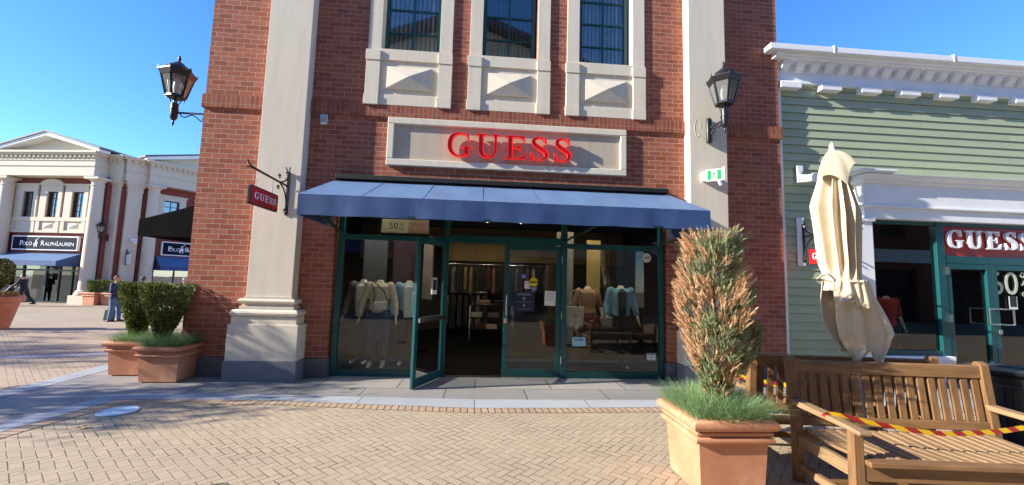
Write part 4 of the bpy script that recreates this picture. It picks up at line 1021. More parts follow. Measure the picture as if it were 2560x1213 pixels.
def polo_sign(T, u0, u1, z0, z1, label, full=True):
    t = thing('shop_sign', label, 'sign', tuple(T @ Vector(((u0+u1)/2, -.1, (z0+z1)/2))))
    mb = MB(T); mb.box(u0, u1, -.16, 0, z0, z1); mb.build('border', M['white'], t)
    mb = MB(T); mb.box(u0+.07, u1-.07, -.17, -.05, z0+.07, z1-.07); o = mb.build('navy_panel', pm('navy_sign_panel', S(9, 17, 36), .75, .05, spec=.2), t)
    mb = MB(T); h = z1-z0; cz = (z0+z1)/2-.02; w_ = u1-u0
    for s_, x, sz in (('P', .15, .50), ('OLO', .242, .36), ('R', .475, .50), ('ALPH', .595, .36), ('L', .71, .50), ('AUREN', .838, .36)):
        if not full and x > .4: continue
        text(mb, s_, h*sz, (u0+w_*x, -.175, cz-h*(.52-sz)*.28), ext=.006, sx=1.0 if len(s_) < 2 else .98)
    mb.build('lettering', M['whitel'], o)
    mb = MB(T); x = u0+w_*.37                              # little rider with raised mallet
    def pl(P): mb.prism([(x+a*h, cz+b_*h) for a, b_ in P], XZ, -.182, -.172)
    pl([(-.16,-.08),(-.10,.02),(.06,.04),(.12,.10),(.17,.06),(.12,-.02),(.10,-.10),(-.12,-.10)])
    for a in (-.12, -.06, .05, .10): pl([(a-.015,-.09),(a+.02,-.09),(a+.03,-.26),(a+.005,-.26)])
    pl([(-.06,.02),(.03,.02),(.05,.18),(-.03,.20)]); pl([(-.02,.20),(.04,.20),(.04,.27),(-.02,.27)]); pl([(.0,.17),(.03,.14),(.20,.36),(.185,.375)]); pl([(.15,.35),(.24,.40),(.235,.425),(.145,.375)])
    mb.build('rider_emblem', M['whitel'], o)
    return t
polo_sign(FA, -3.66, .88, 2.80, 3.71, 'navy POLO RALPH LAUREN sign over the far left shop door')
def shop_awn(T, u0, u1, d, zt, zf, zb, label):
    t = thing('shop_awning', label, 'awning', tuple(T @ Vector(((u0+u1)/2, 0, zb))))
    mb = MB(T); mb.quad((u0,-.02,zt),(u1,-.02,zt),(u1,-d,zf),(u0,-d,zf)); mb.build('canopy', M['awnblue'], t, fixn=False)
    mb = MB(T); mb.box(u0, u1, -d-.02, -d, zb, zf); mb.build('valance', M['awnnavy'], t)
    for x in (u0, u1):
        mb = MB(T); mb.prism([(-.02,zt-.005),(-d,zf-.005),(-d,zb),(-.02,zb)], YZ, x-.01, x+.01); mb.build('end_panel', M['awnnavy'], t)
    return t
shop_awn(FA, -4.0, 1.02, 1.3, 2.62, 2.12, 1.82, 'pale blue awning below the long navy sign, far left')
# S1 and S2 links
FS1 = FR(-24.4, 21.7, 0, math.atan2(-.15, 1.15)); FS2 = FR(-23.25, 21.55, 0, math.atan2(1.1, .7)); FB = FR(-22.4, 22.9, 0, R(57))
for T, ln, pu0, pu1 in ((FS1, 1.16, .18, 1.0), (FS2, 1.4, .24, 1.0)):
    mb = MB(T); mb.box(0, ln, .12, .4, GZ-.2, 7.6); mb.build('wall', M['farbrick'], cs)
    mb = MB(T); mb.box(pu0, pu1, -.12, .1, .45, 6.85); mb.box(pu0-.1, pu1+.1, -.2, .1, GZ-.1, .1); mb.box(pu0-.05, pu1+.05, -.17, .1, .1, .45)
    mb.box(pu0-.04, pu1+.04, -.15, .1, 6.85, 6.95); mb.box(pu0-.08, pu1+.08, -.2, .1, 7.15, 7.3); mb.box(pu0-.14, pu1+.14, -.26, .1, 7.3, 7.5); mb.box(pu0-.02, pu1+.02, -.13, .1, 6.95, 7.15); mb.build('pilaster', M['cream2'], cs)
entab(FS1, -.3, 1.2, -.3, .4, 7.5); entab(FS2, 0, 1.4, -.28, .4, 7.5)
mb = MB(FB); hl = [(.65, 1.56, 4.93, 6.6), (2.9, 3.8, 4.93, 6.6), (.5, 3.6, GZ, 1.9)]
xs_ = sorted({-.5, 9.}|{h[0] for h in hl}|{h[1] for h in hl}); mb.wall(xs_, [GZ-.2, GZ, 1.9, 4.93, 6.6, 7.6], hl, 0, .3); mb.build('wall', M['farbrick'], cs)
win3(FB, .37, 1.95, .65, 1.56, 3.93, 4.93, 6.6, 6.88, False); win3(FB, 2.5, 4.1, 2.9, 3.8, 3.93, 4.93, 6.6, 6.88, True)
column(FB, -.05, -.3); column(FB, 6.2, -.3)
entab(FB, -.45, 6.6, -.6, .4, 7.5)
mb = MB(FB); c2, h2 = 3.07, 3.9
mb.prism([(c2-h2+.3,9.05),(c2+h2-.3,9.05),(c2,10.25)], XZ, -.35, -.2); mb.build('tympanum', M['cream2'], cs)
mb = MB(FB)
for s_ in (-1, 1): mb.prism([(c2,10.15),(c2+s_*h2,9.0),(c2+s_*h2,9.2),(c2,10.4)], XZ, -.85, -.3)
mb.build('raking_cornice', M['white'], cs)
mb = MB(FB)
for s_ in (-1, 1): mb.prism([(c2,10.40),(c2+s_*(h2+.12),9.17),(c2+s_*(h2+.12),9.28),(c2,10.5)], XZ, -.92, 9)
mb.box(c2-h2+.2, c2+h2-.2, .4, 8, 9.0, 9.1)
mb.build('roof', M['plinth'], cs)
mb = MB(FB); mb.box(-.4, 8.9, 3.5, 3.6, GZ, 7.4); mb.box(.0, 8.9, .31, 3.5, 2.4, 2.5); mb.build('shop_interior', M['dark'], cs)
mb = MB(FB)
for u in (.5, 1.72, 2.9, 3.6): mb.box(u-.04, u+.04, .1, .2, GZ, 1.9)
mb.box(.5, 3.6, .105, .195, GZ, GZ+.3); f_ = mb.build('shopfront_frame', M['tealdark'], cs)
mb = MB(FB); mb.quad((.5,.15,GZ+.2),(3.6,.15,GZ+.2),(3.6,.15,1.9),(.5,.15,1.9)); mb.build('pane', M['glassfar'], f_, fixn=False)
polo_sign(FB, .74, 3.9, 2.78, 3.74, 'dark POLO sign cut off by the brick corner', True)
shop_awn(FB, .5, 3.8, .9, 2.70, 2.0, 1.74, 'deep blue awning below the POLO sign beside the brick corner')
lt = lantern('wall_lantern', 'small distant lantern on a cream pilaster of the far left shops', (-23.84, 21.02, 3.72), .5, R(80))
hg = thing('hanging_sign', 'tiny white hanging sign on a far cream pilaster', 'hanging sign', tuple(FS2 @ Vector((.6, -.2, 2.6))))
mb = MB(FS2); mb.bar((.5,-.15,2.0),(.5,-.15,3.05),.05,.05); mb.bar((.5,-.15,2.85),(.5,-.75,2.85),.04,.04); mb.tube([(.5,-.2-.12*math.cos(k*.5)-.15,2.72+.12*math.sin(k*.5)) for k in range(12)], .02, 5); mb.build('bracket', M['black'], hg)
mb = MB(FS2); mb.box(.48, .52, -.75, -.22, 2.1, 2.68); b_ = mb.build('sign_board', M['whitep'], hg)
mb = MB(FS2); mb.box(.52, .525, -.70, -.27, 2.4, 2.62); mb.box(.52, .525, -.70, -.27, 2.16, 2.36); mb.build('dark_lines', M['ink'], b_)
vb = MB(FS2); vb.box(.6, .9, -.3, -.12, 3.5, 3.75); vb.tube([(.75,-.3,3.6),(.75,-.55,3.5)], .1, 8); v_ = vb.build('flood_light', M['whitep'], None); tag(v_, 'small pale flood light on the far pilaster above the tiny sign', 'flood light')
# ------------------------------------------------------------ terracotta planters
rnd = random.Random(5)
def planter(label, cx, cy, rz, half, h, z0=0, grp='square terracotta planters'):
    t = thing('planter', label, 'planter', (cx, cy, z0), rz, grp)
    T = FR(cx, cy, z0, rz); k = half/.335; s2 = math.sqrt(2)
    bi = half-.068*k; bb = bi-.022*k
    prof = [(bb-.03, .0), (bb-.03, .02), (bb, .022), (bi, h*.70)]
    def roll(r0, z0_, z1_, n=6):
        r = (z1_-z0_)/2; zc = (z0_+z1_)/2
        return [(r0+r*1.0*math.cos(-PI/2+PI*i/n), zc+r*math.sin(-PI/2+PI*i/n)) for i in range(n+1)]
    prof += roll(bi+.012*k, h*.70, h*.79)+roll(bi+.012*k, h*.795, h*.855)+roll(half-.045*k, h*.86, h)
    prof += [(half-.09*k, h-.004), (half-.10*k, h-.06)]
    mb = MB(T)
    vs = []; fs = []; n = 4
    for r, z in prof:
        for sx_, sy_ in ((-1,-1),(1,-1),(1,1),(-1,1)): vs.append((r*sx_, r*sy_, z))
    for i in range(len(prof)-1):
        for j in range(4): fs.append((i*4+j, i*4+(j+1)%4, (i+1)*4+(j+1)%4, (i+1)*4+j))
    fs.append((0,3,2,1)); mb.add(vs, fs)
    mb.build('pot', M['terra'], t, smooth=True)
    mb = MB(T); r = half-.09*k; mb.box(-r, r, -r, r, h-.10, h-.055); mb.build('soil', M['soil'], t)
    return t
M['grass1'] = leafmat('blue_green_grass', S(150, 178, 138)); M['grass2'] = leafmat('fresh_green_grass', S(128, 168, 88)); M['grass3'] = leafmat('straw_grass', S(186, 176, 130))
def fescue(label, cx, cy, z, half, n, ln, seed, mats, lean=(0, 0)):
    rg = random.Random(seed); mb = MB()
    for _ in range(n):
        # tufts
        tx, ty = rg.choice([(a, b_) for a in (-.62, -.2, .2, .62) for b_ in (-.62, -.2, .2, .62)])
        tx = (tx+rg.gauss(0, .12))*half; ty = (ty+rg.gauss(0, .12))*half
        a = rg.uniform(0, 2*PI); rad = abs(rg.gauss(0, .04)); x, y = cx+tx+rad*math.cos(a), cy+ty+rad*math.sin(a)
        edge = max(abs(tx), abs(ty))/half
        l = ln*rg.uniform(.55, 1.15); out = rg.uniform(.15, .75)+(edge > .5)*.25
        a2 = a+rg.gauss(0, .5)
        if edge > .5: a2 = math.atan2(ty, tx)+rg.gauss(0, .8)
        w_ = rg.uniform(.0016, .003); dx, dy = math.cos(a2), math.sin(a2); px, py = -dy*w_, dx*w_
        P = []
        for i in range(4):
            f = i/3; hh = l*(f-.55*out*f*f); dd = l*out*f*(.35+.65*f)
            P.append((x+dx*dd+lean[0]*f, y+dy*dd+lean[1]*f, z+hh))
        mb.cur = 0 if rg.random() < .62 else (1 if rg.random() < .75 else 2)
        vs = []
        for i, (a_, b_, c_) in enumerate(P):
            k = 1-.28*i; vs += [(a_-px*k, b_-py*k, c_), (a_+px*k, b_+py*k, c_)]
        mb.add(vs, [(0,1,3,2), (2,3,5,4), (4,5,7,6)])
    o = mb.build('ornamental_grass', mats, fixn=False); tag(o, label, 'grass', None, 'stuff'); return o
GM = [M['grass1'], M['grass2'], M['grass3']]
planter('terracotta planter with the half brown conifer, beside the front bench', 1.985, -3.565, R(0), .345, .595)
planter('nearer of the two terracotta planters at the left brick corner', -4.585, -.185, R(1), .345, .53)
planter('rear terracotta planter at the left corner, partly behind its twin', -5.335, .23, R(3), .345, .53)
fescue('spiky blue green grass round the half brown conifer', 1.985, -3.565, .53, .30, 7000, .30, 1, GM)
fescue('blue green grass in the nearer planter at the left corner', -4.59, -.19, .47, .30, 4200, .31, 2, GM)
fescue('dark green grass in the rear planter at the left corner', -5.335, .22, .47, .30, 3200, .28, 3, GM)

# ------------------------------------------------------------ conifer, half dead
M['cgreen'] = leafmat('juniper_green', S(122, 132, 96)); M['cgreen2'] = leafmat('juniper_pale_green', S(156, 164, 122))
M['cbrown'] = leafmat('dead_juniper_orange', S(196, 154, 116)); M['cbrown2'] = leafmat('dead_juniper_tan', S(214, 180, 146)); M['bark'] = pm('conifer_bark', S(122, 98, 76), .9, .3, 20, .4, 50)
def interp(tab, z):
    for (z0, r0), (z1, r1) in zip(tab, tab[1:]):
        if z0 <= z <= z1: f = (z-z0)/(z1-z0); return r0+(r1-r0)*f
    return tab[0][1] if z < tab[0][0] else tab[-1][1]
def conifer():
    t = thing('conifer', 'clipped columnar conifer, half orange brown and half green', 'tree', (1.985, -3.56, .53))
    rg = random.Random(21); cx0, cy0 = 1.985, -3.56
    axis = lambda z: (cx0+.03*math.sin(z*2)+.02*(z-.6), cy0)
    mb = MB()
    mb.tube([(*axis(z), z) for z in (.5, .7, .9, 1.2, 1.5, 1.8)], [.032, .028, .024, .02, .014, .008], 8)
    prof = [(.70, .05), (.80, .10), (.92, .155), (1.1, .215), (1.3, .262), (1.55, .275), (1.75, .248), (1.95, .212), (2.07, .19)]
    limbs = []
    for i in range(46):
        z = rg.uniform(.62, 1.7); a = rg.uniform(0, 2*PI); x, y = axis(z); zt = z+rg.uniform(.15, .35); r = interp(prof, zt)*.8
        mb.tube([(x, y, z), (x+r*.5*math.cos(a), y+r*.5*math.sin(a), z+.08), (x+r*math.cos(a), y+r*math.sin(a), zt)], [.009, .006, .003], 5)
    # the stray side branch on the right and a few dry twigs at the foot
    br = [(2.02, -3.56, .78), (2.14, -3.56, .86), (2.25, -3.57, .98), (2.32, -3.58, 1.12), (2.36, -3.58, 1.24)]
    mb.tube(br, [.012, .01, .008, .006, .004], 6)
    for i in range(26):
        a = rg.uniform(0, 2*PI); z = rg.uniform(.58, .95); x, y = axis(z); l = rg.uniform(.08, .2)
        mb.tube([(x, y, z), (x+l*math.cos(a), y+l*math.sin(a), z+rg.uniform(-.02, .12))], [.004, .0015], 4)
    mb.build('trunk', M['bark'], t)
    mb = MB()
    def spray(p, out, big):
        """a feathery spray: twig with short scale leaf shoots"""
        x, y, z = p
        nz = noise.noise(Vector((x*5.5+3, y*5.5, z*3.2)))+.45*noise.noise(Vector((x*14, y*14, z*9)))
        side = -(x-cx0)*1.0
        dead = nz+side*.9+max(0, 1.25-z)*.7-max(0, z-1.7)*.1+.08+rg.gauss(0, .12)
        if dead > .10: mat = 2 if rg.random() < .62 else 3
        else: mat = 0 if rg.random() < .6 else 1
        mb.cur = mat
        d = Vector((out.x, out.y, rg.uniform(.7, 1.7))).normalized()
        d = (d+Vector((rg.gauss(0, .22), rg.gauss(0, .22), rg.gauss(0, .12)))).normalized()
        u = d.cross(Vector((rg.gauss(0, 1), rg.gauss(0, 1), rg.gauss(0, 1)))).normalized(); v = d.cross(u)
        ln = big*rg.uniform(.7, 1.25); P = Vector(p)
        for k in range(8):
            f = k/7; c = P+d*ln*f; s_ = (1-.55*f)*ln*.42
            for sg in (-1, 1):
                e = (d*1.0+u*sg*rg.uniform(.55, .9)+v*rg.uniform(-.45, .45)).normalized()
                tip = c+e*s_; w_ = v*(.0026+.0014*rg.random())+u*.0008
                mb.add([tuple(c-w_), tuple(c+w_), tuple(tip+w_*.25), tuple(tip-w_*.25)], [(0,1,2,3)])
    for i in range(5200):
        z = .68+(2.06-.68)*rg.random()**.85
        r = interp(prof, z); a = rg.uniform(0, 2*PI)
        lump = 1+.26*noise.noise(Vector((math.cos(a)*2.1, math.sin(a)*2.1, z*4.5)))+.14*noise.noise(Vector((math.cos(a)*5, math.sin(a)*5, z*10)))
        if noise.noise(Vector((math.cos(a)*3+7, math.sin(a)*3, z*6))) > .22 and rg.random() < .85: continue
        rr = r*lump*(rg.random()**.33)
        x, y = axis(z); spray((x+rr*math.cos(a), y+rr*math.sin(a), z-.03), Vector((math.cos(a)*.8, math.sin(a)*.8, 0)), rg.choice((.055, .075, .10)))
    for i in range(420):
        f = rg.uniform(.35, 1); k = min(3, int(f*4)); g = f*4-k
        p = Vector(br[k]).lerp(Vector(br[k+1]), g)+Vector((rg.gauss(0, .03), rg.gauss(0, .035), rg.gauss(0, .04)))
        spray(tuple(p), Vector((.5, 0, 0)), .06)
    mb.build('crown', [M['cgreen'], M['cgreen2'], M['cbrown'], M['cbrown2']], t, fixn=False)
conifer()

# ------------------------------------------------------------ clipped shrubs
M['yew1'] = leafmat('yew_dark_leaf', S(66, 80, 40)); M['yew2'] = leafmat('yew_mid_leaf', S(102, 116, 54)); M['yew3'] = leafmat('yew_tip_leaf', S(150, 154, 84)); M['twig'] = pm('shrub_twig', S(96, 78, 60), .9, .25, 20)
def shrub(label, cx, cy, zb, zt, prof, n, seed, leaf=.02, sparse=.0, grp='clipped shrubs in planters', offs=0):
    t = thing('shrub', label, 'shrub', (cx, cy, zb), 0, grp); rg = random.Random(seed); mb = MB()
    H = zt-zb
    nt_ = 60 if n > 3000 else 12
    for i in range(nt_):
        a = rg.uniform(0, 2*PI); zz = zb+H*rg.uniform(.3, 1); r = interp(prof, (zz-zb)/H)*rg.uniform(.4, .95)
        mb.tube([(cx+rg.gauss(0,.02), cy+rg.gauss(0,.02), zb-.02), (cx+r*.35*math.cos(a), cy+r*.35*math.sin(a), zb+(zz-zb)*.45), (cx+r*math.cos(a)+offs*(zz-zb), cy+r*math.sin(a), zz)], [.012, .007, .003], 5)
    mb.build('stems', M['twig'], t)
    mb = MB()
    for i in range(n):
        f = rg.random()**.8; z = zb+H*f; r = interp(prof, f); a = rg.uniform(0, 2*PI)
        if sparse and f < .45 and rg.random() < sparse*(1-f/.45): continue
        q = noise.noise(Vector((math.cos(a)*2.5*r/.25+seed, math.sin(a)*2.5*r/.25, z*7)))
        if q > .25 and rg.random() < .8: continue
        rr = r*(1+.10*q)*(rg.random()**.30); p = Vector((cx+rr*math.cos(a)+offs*(z-zb), cy+rr*math.sin(a), z+rg.gauss(0, .006)))
        d = Vector((math.cos(a)+rg.gauss(0,.5), math.sin(a)+rg.gauss(0,.5), rg.uniform(.2, 1.4))).normalized(); u = d.cross(Vector((rg.gauss(0,1), rg.gauss(0,1), rg.gauss(0,1)))).normalized()
        l = leaf*rg.uniform(.7, 1.4); w_ = l*.28
        mb.cur = 0 if rg.random() < .45 else (1 if rg.random() < .72 else 2)
        mb.add([tuple(p), tuple(p+d*l*.5+u*w_), tuple(p+d*l), tuple(p+d*l*.5-u*w_)], [(0,1,2,3)])
    mb.build('foliage', [M['yew1'], M['yew2'], M['yew3']], t, fixn=False)
    return t
shrub('broad clipped shrub with bare lower stems in the nearer left planter', -4.73, -.20, .50, 1.425, [(0,.04),(.2,.10),(.45,.20),(.7,.29),(.85,.325),(1,.335)], 13500, 31, .034, .6)
shrub('dense narrow clipped shrub in the rear left planter', -5.40, .20, .50, 1.42, [(0,.06),(.2,.11),(.45,.17),(.7,.24),(1,.265)], 12000, 32, .032, .1, offs=-.03)

# ------------------------------------------------------------ teak benches
M['teak'] = woodmat('weathered_teak_lengthwise', S(112, 82, 54), S(148, 112, 76), 0); M['teakz'] = woodmat('weathered_teak_upright', S(110, 80, 52), S(146, 110, 74), 2); M['teaky'] = woodmat('weathered_teak_crosswise', S(130, 102, 74), S(168, 138, 104), 1)
def bench(label, loc, rz, lichen=False):
    t = thing('bench', label, 'bench', loc, rz, 'teak park benches')
    T = FR(*loc, rz); Ln = 1.70
    for x in (.035, Ln-.035):
        mb = MB(T); mb.prism([(-.035,0),(.035,0),(.035,.40),(.105,1.0),(.085,1.02),(.05,1.015),(.03,.99),(-.035,.42)], YZ, x-.035, x+.035)
        mb.build('leg', M['teakz'], t, bevel=.006)
        mb = MB(T); mb.box(x-.035, x+.035, -.66, -.59, 0, .615); mb.build('leg', M['teakz'], t, bevel=.006)
        mb = MB(T); mb.prism([(.0,.625),(-.62,.618),(-.72,.612),(-.73,.625),(-.72,.645),(-.4,.662),(.02,.672)], YZ, x-.045, x+.045); mb.build('arm', M['teaky'], t, bevel=.008)
        mb = MB(T); mb.box(x-.022, x+.022, -.59, -.035, .30, .39); mb.box(x-.02, x+.02, -.59, -.035, .10, .16); mb.build('side_rail', M['teaky'], t, bevel=.004)
    mb = MB(T); yb = lambda z: .0+.07*(z-.40)/.6
    sh = lambda a, b_, tt: (tt, a, b_)
    mb.prism([(yb(.88)-.022,.88),(yb(.88)+.022,.88),(yb(.98)+.022,.98),(yb(.98),.99),(yb(.98)-.022,.98)], YZ, .07, Ln-.07)
    mb.prism([(yb(.46)-.02,.46),(yb(.46)+.02,.46),(yb(.53)+.02,.53),(yb(.53)-.02,.53)], YZ, .07, Ln-.07)
    o = mb.build('back_rails', M['teak'], t, bevel=.006)
    mb = MB(T); n = 17
    for k in range(n):
        x = .07+(Ln-.14)*(k+.5)/n; w_ = .029
        mb.prism([(yb(.53)-.011,.53),(yb(.53)+.011,.53),(yb(.88)+.011,.88),(yb(.88)-.011,.88)], YZ, x-w_, x+w_)
    mb.build('back_slats', M['teakz'], t, bevel=.003)
    mb = MB(T); n = 18
    for k in range(n):
        x = .075+(Ln-.15)*(k+.5)/n; w_ = .031
        mb.prism([(-.02,.415),(-.02,.437),(-.35,.422),(-.605,.437),(-.62,.43),(-.62,.415),(-.35,.40)], YZ, x-w_, x+w_)
    mb.build('seat_slats', M['teaky'], t, bevel=.003)
    mb = MB(T); mb.box(.071, Ln-.071, -.71, -.625, .405, .44); mb.box(.071, Ln-.071, -.655, -.615, .29, .404); mb.box(.071, Ln-.071, -.02, .02, .33, .41); mb.build('seat_rail', M['teak'], t, bevel=.006)
    mb = MB(T); mb.box(.04, Ln-.04, -.345, -.30, .105, .155); mb.build('stretcher', M['teak'], t, bevel=.004)
    return t
b1 = bench('front teak bench facing the camera side, red and yellow tape across its arms', (2.705, -3.535, 0), R(-5.85))
b2 = bench('rear teak bench facing the shop, back to back with the front bench', (4.27, -3.30, 0), R(180-6.7))
M['tape'] = stripes('red_yellow_hazard_tape', S(170, 44, 54), S(232, 196, 40), .155, 1.6)
def tape(label, pts, wdt, twist):
    t = thing('barrier_tape', label, 'barrier tape', pts[0], 0, 'striped barrier tapes'); mb = MB(); P = cr(pts, 10); vs = []; fs = []
    for i, p in enumerate(P):
        a = twist(i/(len(P)-1)); d = Vector(P[min(i+1, len(P)-1)])-Vector(P[max(i-1, 0)]); d.normalize()
        s_ = d.cross(Vector((0, 0, 1))).normalized(); u = s_.cross(d); o = (u*math.cos(a)+s_*math.sin(a))*wdt/2
        vs += [tuple(Vector(p)-o), tuple(Vector(p)+o)]
        if i: fs.append((2*i-2, 2*i-1, 2*i+1, 2*i))
    mb.add(vs, fs); o = mb.build('ribbon', M['tape'], t, smooth='all', fixn=False); return t
TB = FR(2.705, -3.535, 0, R(-5.85)); lc = lambda x, y, z: tuple(TB @ Vector((x, y, z)))
tp = tape('red and yellow tape strung across the front bench arms', [lc(-.012,-.40,.64), lc(.0,-.42,.676), lc(.09,-.44,.668), lc(.35,-.46,.62), lc(.75,-.47,.575), lc(1.2,-.46,.60), lc(1.62,-.44,.672)], .038, lambda f: .9-1.0*f)
TR = FR(4.27, -3.30, 0, R(180-6.7)); lr = lambda x, y, z: tuple(TR @ Vector((x, y, z)))
tape('red and yellow tape on the rear bench, seen between slats', [lr(.06,-.45,.675), lr(.5,-.46,.60), lr(1.1,-.46,.59), lr(1.62,-.45,.675), lr(1.705,-.45,.64)], .055, lambda f: .4)

# ------------------------------------------------------------ folded parasol
M['canvas'] = pm('sand_parasol_canvas', S(206, 190, 162), .85, .07, 7, .15, 400, sheen=.2)
M['polewhite'] = pm('white_parasol_pole', S(215, 212, 205), .4, .05, 6)
def parasol():
    t = thing('parasol', 'folded sand coloured parasol tied at the waist between the benches', 'parasol', (3.60, -3.33, 0))
    pa = lambda z: (3.595-.078*z, -3.335)
    ax = lambda z: (3.468-.037*z, -3.345)
    mb = MB(); mb.tube([(*pa(z), z) for z in (0, .5, 1, 2, 2.93)], .022, 12); mb.lathe([(.012,2.92),(.03,2.925),(.031,2.955),(.020,2.965),(.025,2.98),(.011,3.02),(.004,3.03)], (pa(3)[0], pa(3)[1], 0), 14)
    mb.build('pole', M['polewhite'], t, smooth=True)
    mb = MB(); mb.lathe([(.10,.01),(.10,.03),(.03,.05),(.028,.30),(.024,.31)], (pa(0)[0], pa(0)[1], 0), 20); mb.build('base', M['chrome'], t, smooth=True)
    # folded cloth panels: deep pleats between the ribs, gathered at the waist, then long pointed petals
    def surf(nm, rows, N_, fn):
        vs = []; fs = []
        for i in range(rows+1):
            for j in range(N_): vs.append(fn(i/rows, 2*PI*j/N_))
        for i in range(rows):
            for j in range(N_): fs.append((i*N_+j, i*N_+(j+1)%N_, (i+1)*N_+(j+1)%N_, (i+1)*N_+j))
        m_ = MB(); m_.add(vs, fs); return m_.build(nm, M['canvas'], t, smooth='all', fixn=False)
    rg = random.Random(4); nr = 13
    ridges = []
    for i in range(nr):
        th = 2*PI*(i+.22*rg.uniform(-1, 1))/nr; side = .5-.5*math.cos(th)   # 1 on the left
        R_ = .185+.055*side+rg.uniform(-.012, .03); zp = rg.uniform(2.25, 2.5)
        ridges.append((th, [(1.60,.17),(1.68,.145),(1.74,.16),(1.86,R_*.84),(2.05,R_*.90),(zp,R_),(2.64,R_*.64),(2.78,.115),(2.93,.03)], rg.uniform(.30, .52), rg.uniform(.34, .66)))
    def body(f, j):
        z = 1.60+(2.93-1.60)*f; i = j//6; q = (j % 6)/6
        th0, t0, v0, m0 = ridges[i]; th1, t1, v1, m1 = ridges[(i+1) % nr]
        if th1 < th0: th1 += 2*PI
        r0, r1 = interp(t0, z), interp(t1, z); thm = th0+(th1-th0)*m0+.10*math.sin(2.4*z+i)
        k = min(1, max(0, (z-1.68)/.18))*min(1, max(0, (2.9-z)/.3)); rm = (r0+r1)/2*(1-(1-v0)*k)
        A = Vector((r0*math.cos(th0), r0*math.sin(th0))); V_ = Vector((rm*math.cos(thm), rm*math.sin(thm))); B_ = Vector((r1*math.cos(th1), r1*math.sin(th1)))
        p = A.lerp(V_, q*2) if q <= .5 else V_.lerp(B_, q*2-1)
        bul = (.016*math.sin(q*2*PI*2))*k*(1 if i % 2 else -.7)
        p = p*(1+bul/max(.05, p.length)); p.x += .006*math.sin(7*z+i); x, y = ax(z)
        return (x+p.x, y+p.y*.86, z)
    rows, N_ = 64, nr*6; vs = [body(i/rows, j) for i in range(rows+1) for j in range(N_)]
    fs = [(i*N_+j, i*N_+(j+1)%N_, (i+1)*N_+(j+1)%N_, (i+1)*N_+j) for i in range(rows) for j in range(N_)]
    m_ = MB(); m_.add(vs, fs); o = m_.build('canopy', M['canvas'], t, smooth='all', fixn=False)
    sb = o.modifiers.new('soft', 'SUBSURF'); sb.levels = sb.render_levels = 1
    # square vent hood: four draped corners of different length
    cor = [(R(196), .245, .30), (R(262), .15, .37), (R(330), .185, .13), (R(80), .17, .25)]
    def hood(f, th):
        th %= 2*PI
        for (a0, ra, da), (a1, rb_, db) in zip(cor, cor[1:]+cor[:1]):
            a1_ = a1 if a1 > a0 else a1+2*PI; tt = th if th >= a0 else th+2*PI
            if a0 <= tt <= a1_:
                q = (tt-a0)/(a1_-a0); A = Vector((ra*math.cos(a0), ra*math.sin(a0))); B_ = Vector((rb_*math.cos(a1), rb_*math.sin(a1)))
                p = A.lerp(B_, q); d = (da*(1-q)+db*q)-.07*math.sin(PI*q); break
        g_ = f**.75; z = 2.945-.01*f-d*(.25*f+.75*f*f); x, y = ax(z); e = 1+.05*math.sin(6*th)*f
        return (x+p.x*g_*e, y+p.y*g_*e, z)
    surf('vent_hood', 14, 96, hood)
    def panel(name, rows, yc, bulge, seed, amp=.018, back=1):
        """a hanging cloth panel: (height, left, right) rows, bowed out from the pole with soft folds"""
        P = []; nu = 30; vs = []; fs = []
        for (z0_, a0, b0), (z1_, a1, b1) in zip(rows, rows[1:]):
            for k in range(5): P.append((z0_+(z1_-z0_)*k/5, a0+(a1-a0)*k/5, b0+(b1-b0)*k/5))
        P.append(rows[-1])
        for i, (z, xl, xr) in enumerate(P):
            v = i/(len(P)-1)
            for j in range(nu+1):
                u = 2*j/nu-1; x = (xl+xr)/2+(xr-xl)/2*u
                cc = .35*math.sin(seed+1.2*v); y = yc-back*(bulge*.55*(1-abs(u-cc)/(1+abs(cc)))*(1-.3*v)+bulge*.25*(1-u*u)+amp*1.3*(abs(math.sin(2.6*u+seed+1.1*v))-.5)*(.5+v)+.4*amp*math.sin(9*u+2*seed-2*v)+.03*v*math.sin(seed))
                vs.append((x+.006*math.sin(9*z+seed), y, z+.012*math.sin(3*u+seed)*v))
        for i in range(len(P)-1):
            for j in range(nu): a = i*(nu+1)+j; fs.append((a, a+1, a+nu+2, a+nu+1))
        m_ = MB(); m_.add(vs, fs); o = m_.build(name, M['canvas'], t, smooth='all', fixn=False)
        so_ = o.modifiers.new('cloth', 'SOLIDIFY'); so_.thickness = .005
    panel('skirt_petal', [(1.69,3.24,3.44),(1.57,3.245,3.47),(1.45,3.25,3.50),(1.33,3.255,3.515),(1.20,3.275,3.53),(1.10,3.315,3.555),(1.075,3.33,3.565),(.98,3.395,3.42)], -3.40, .075, .4)
    panel('skirt_petal', [(1.69,3.42,3.585),(1.55,3.46,3.65),(1.40,3.51,3.735),(1.27,3.535,3.80),(1.22,3.545,3.82),(1.12,3.57,3.77),(1.03,3.595,3.70),(.955,3.63,3.65)], -3.385, .07, 2.3)
    panel('skirt_petal', [(1.69,3.26,3.50),(1.5,3.24,3.55),(1.3,3.25,3.60),(1.15,3.32,3.56),(1.03,3.41,3.46)], -3.28, .07, 4.0, back=-1)
    panel('skirt_petal', [(1.69,3.38,3.58),(1.5,3.42,3.66),(1.3,3.48,3.71),(1.15,3.53,3.68),(1.05,3.59,3.62)], -3.27, .07, 5.1, back=-1)
    panel('skirt_flap', [(1.70,3.25,3.40),(1.63,3.225,3.42),(1.57,3.20,3.43),(1.53,3.205,3.40),(1.50,3.235,3.30)], -3.44, .06, 1.0, .014)
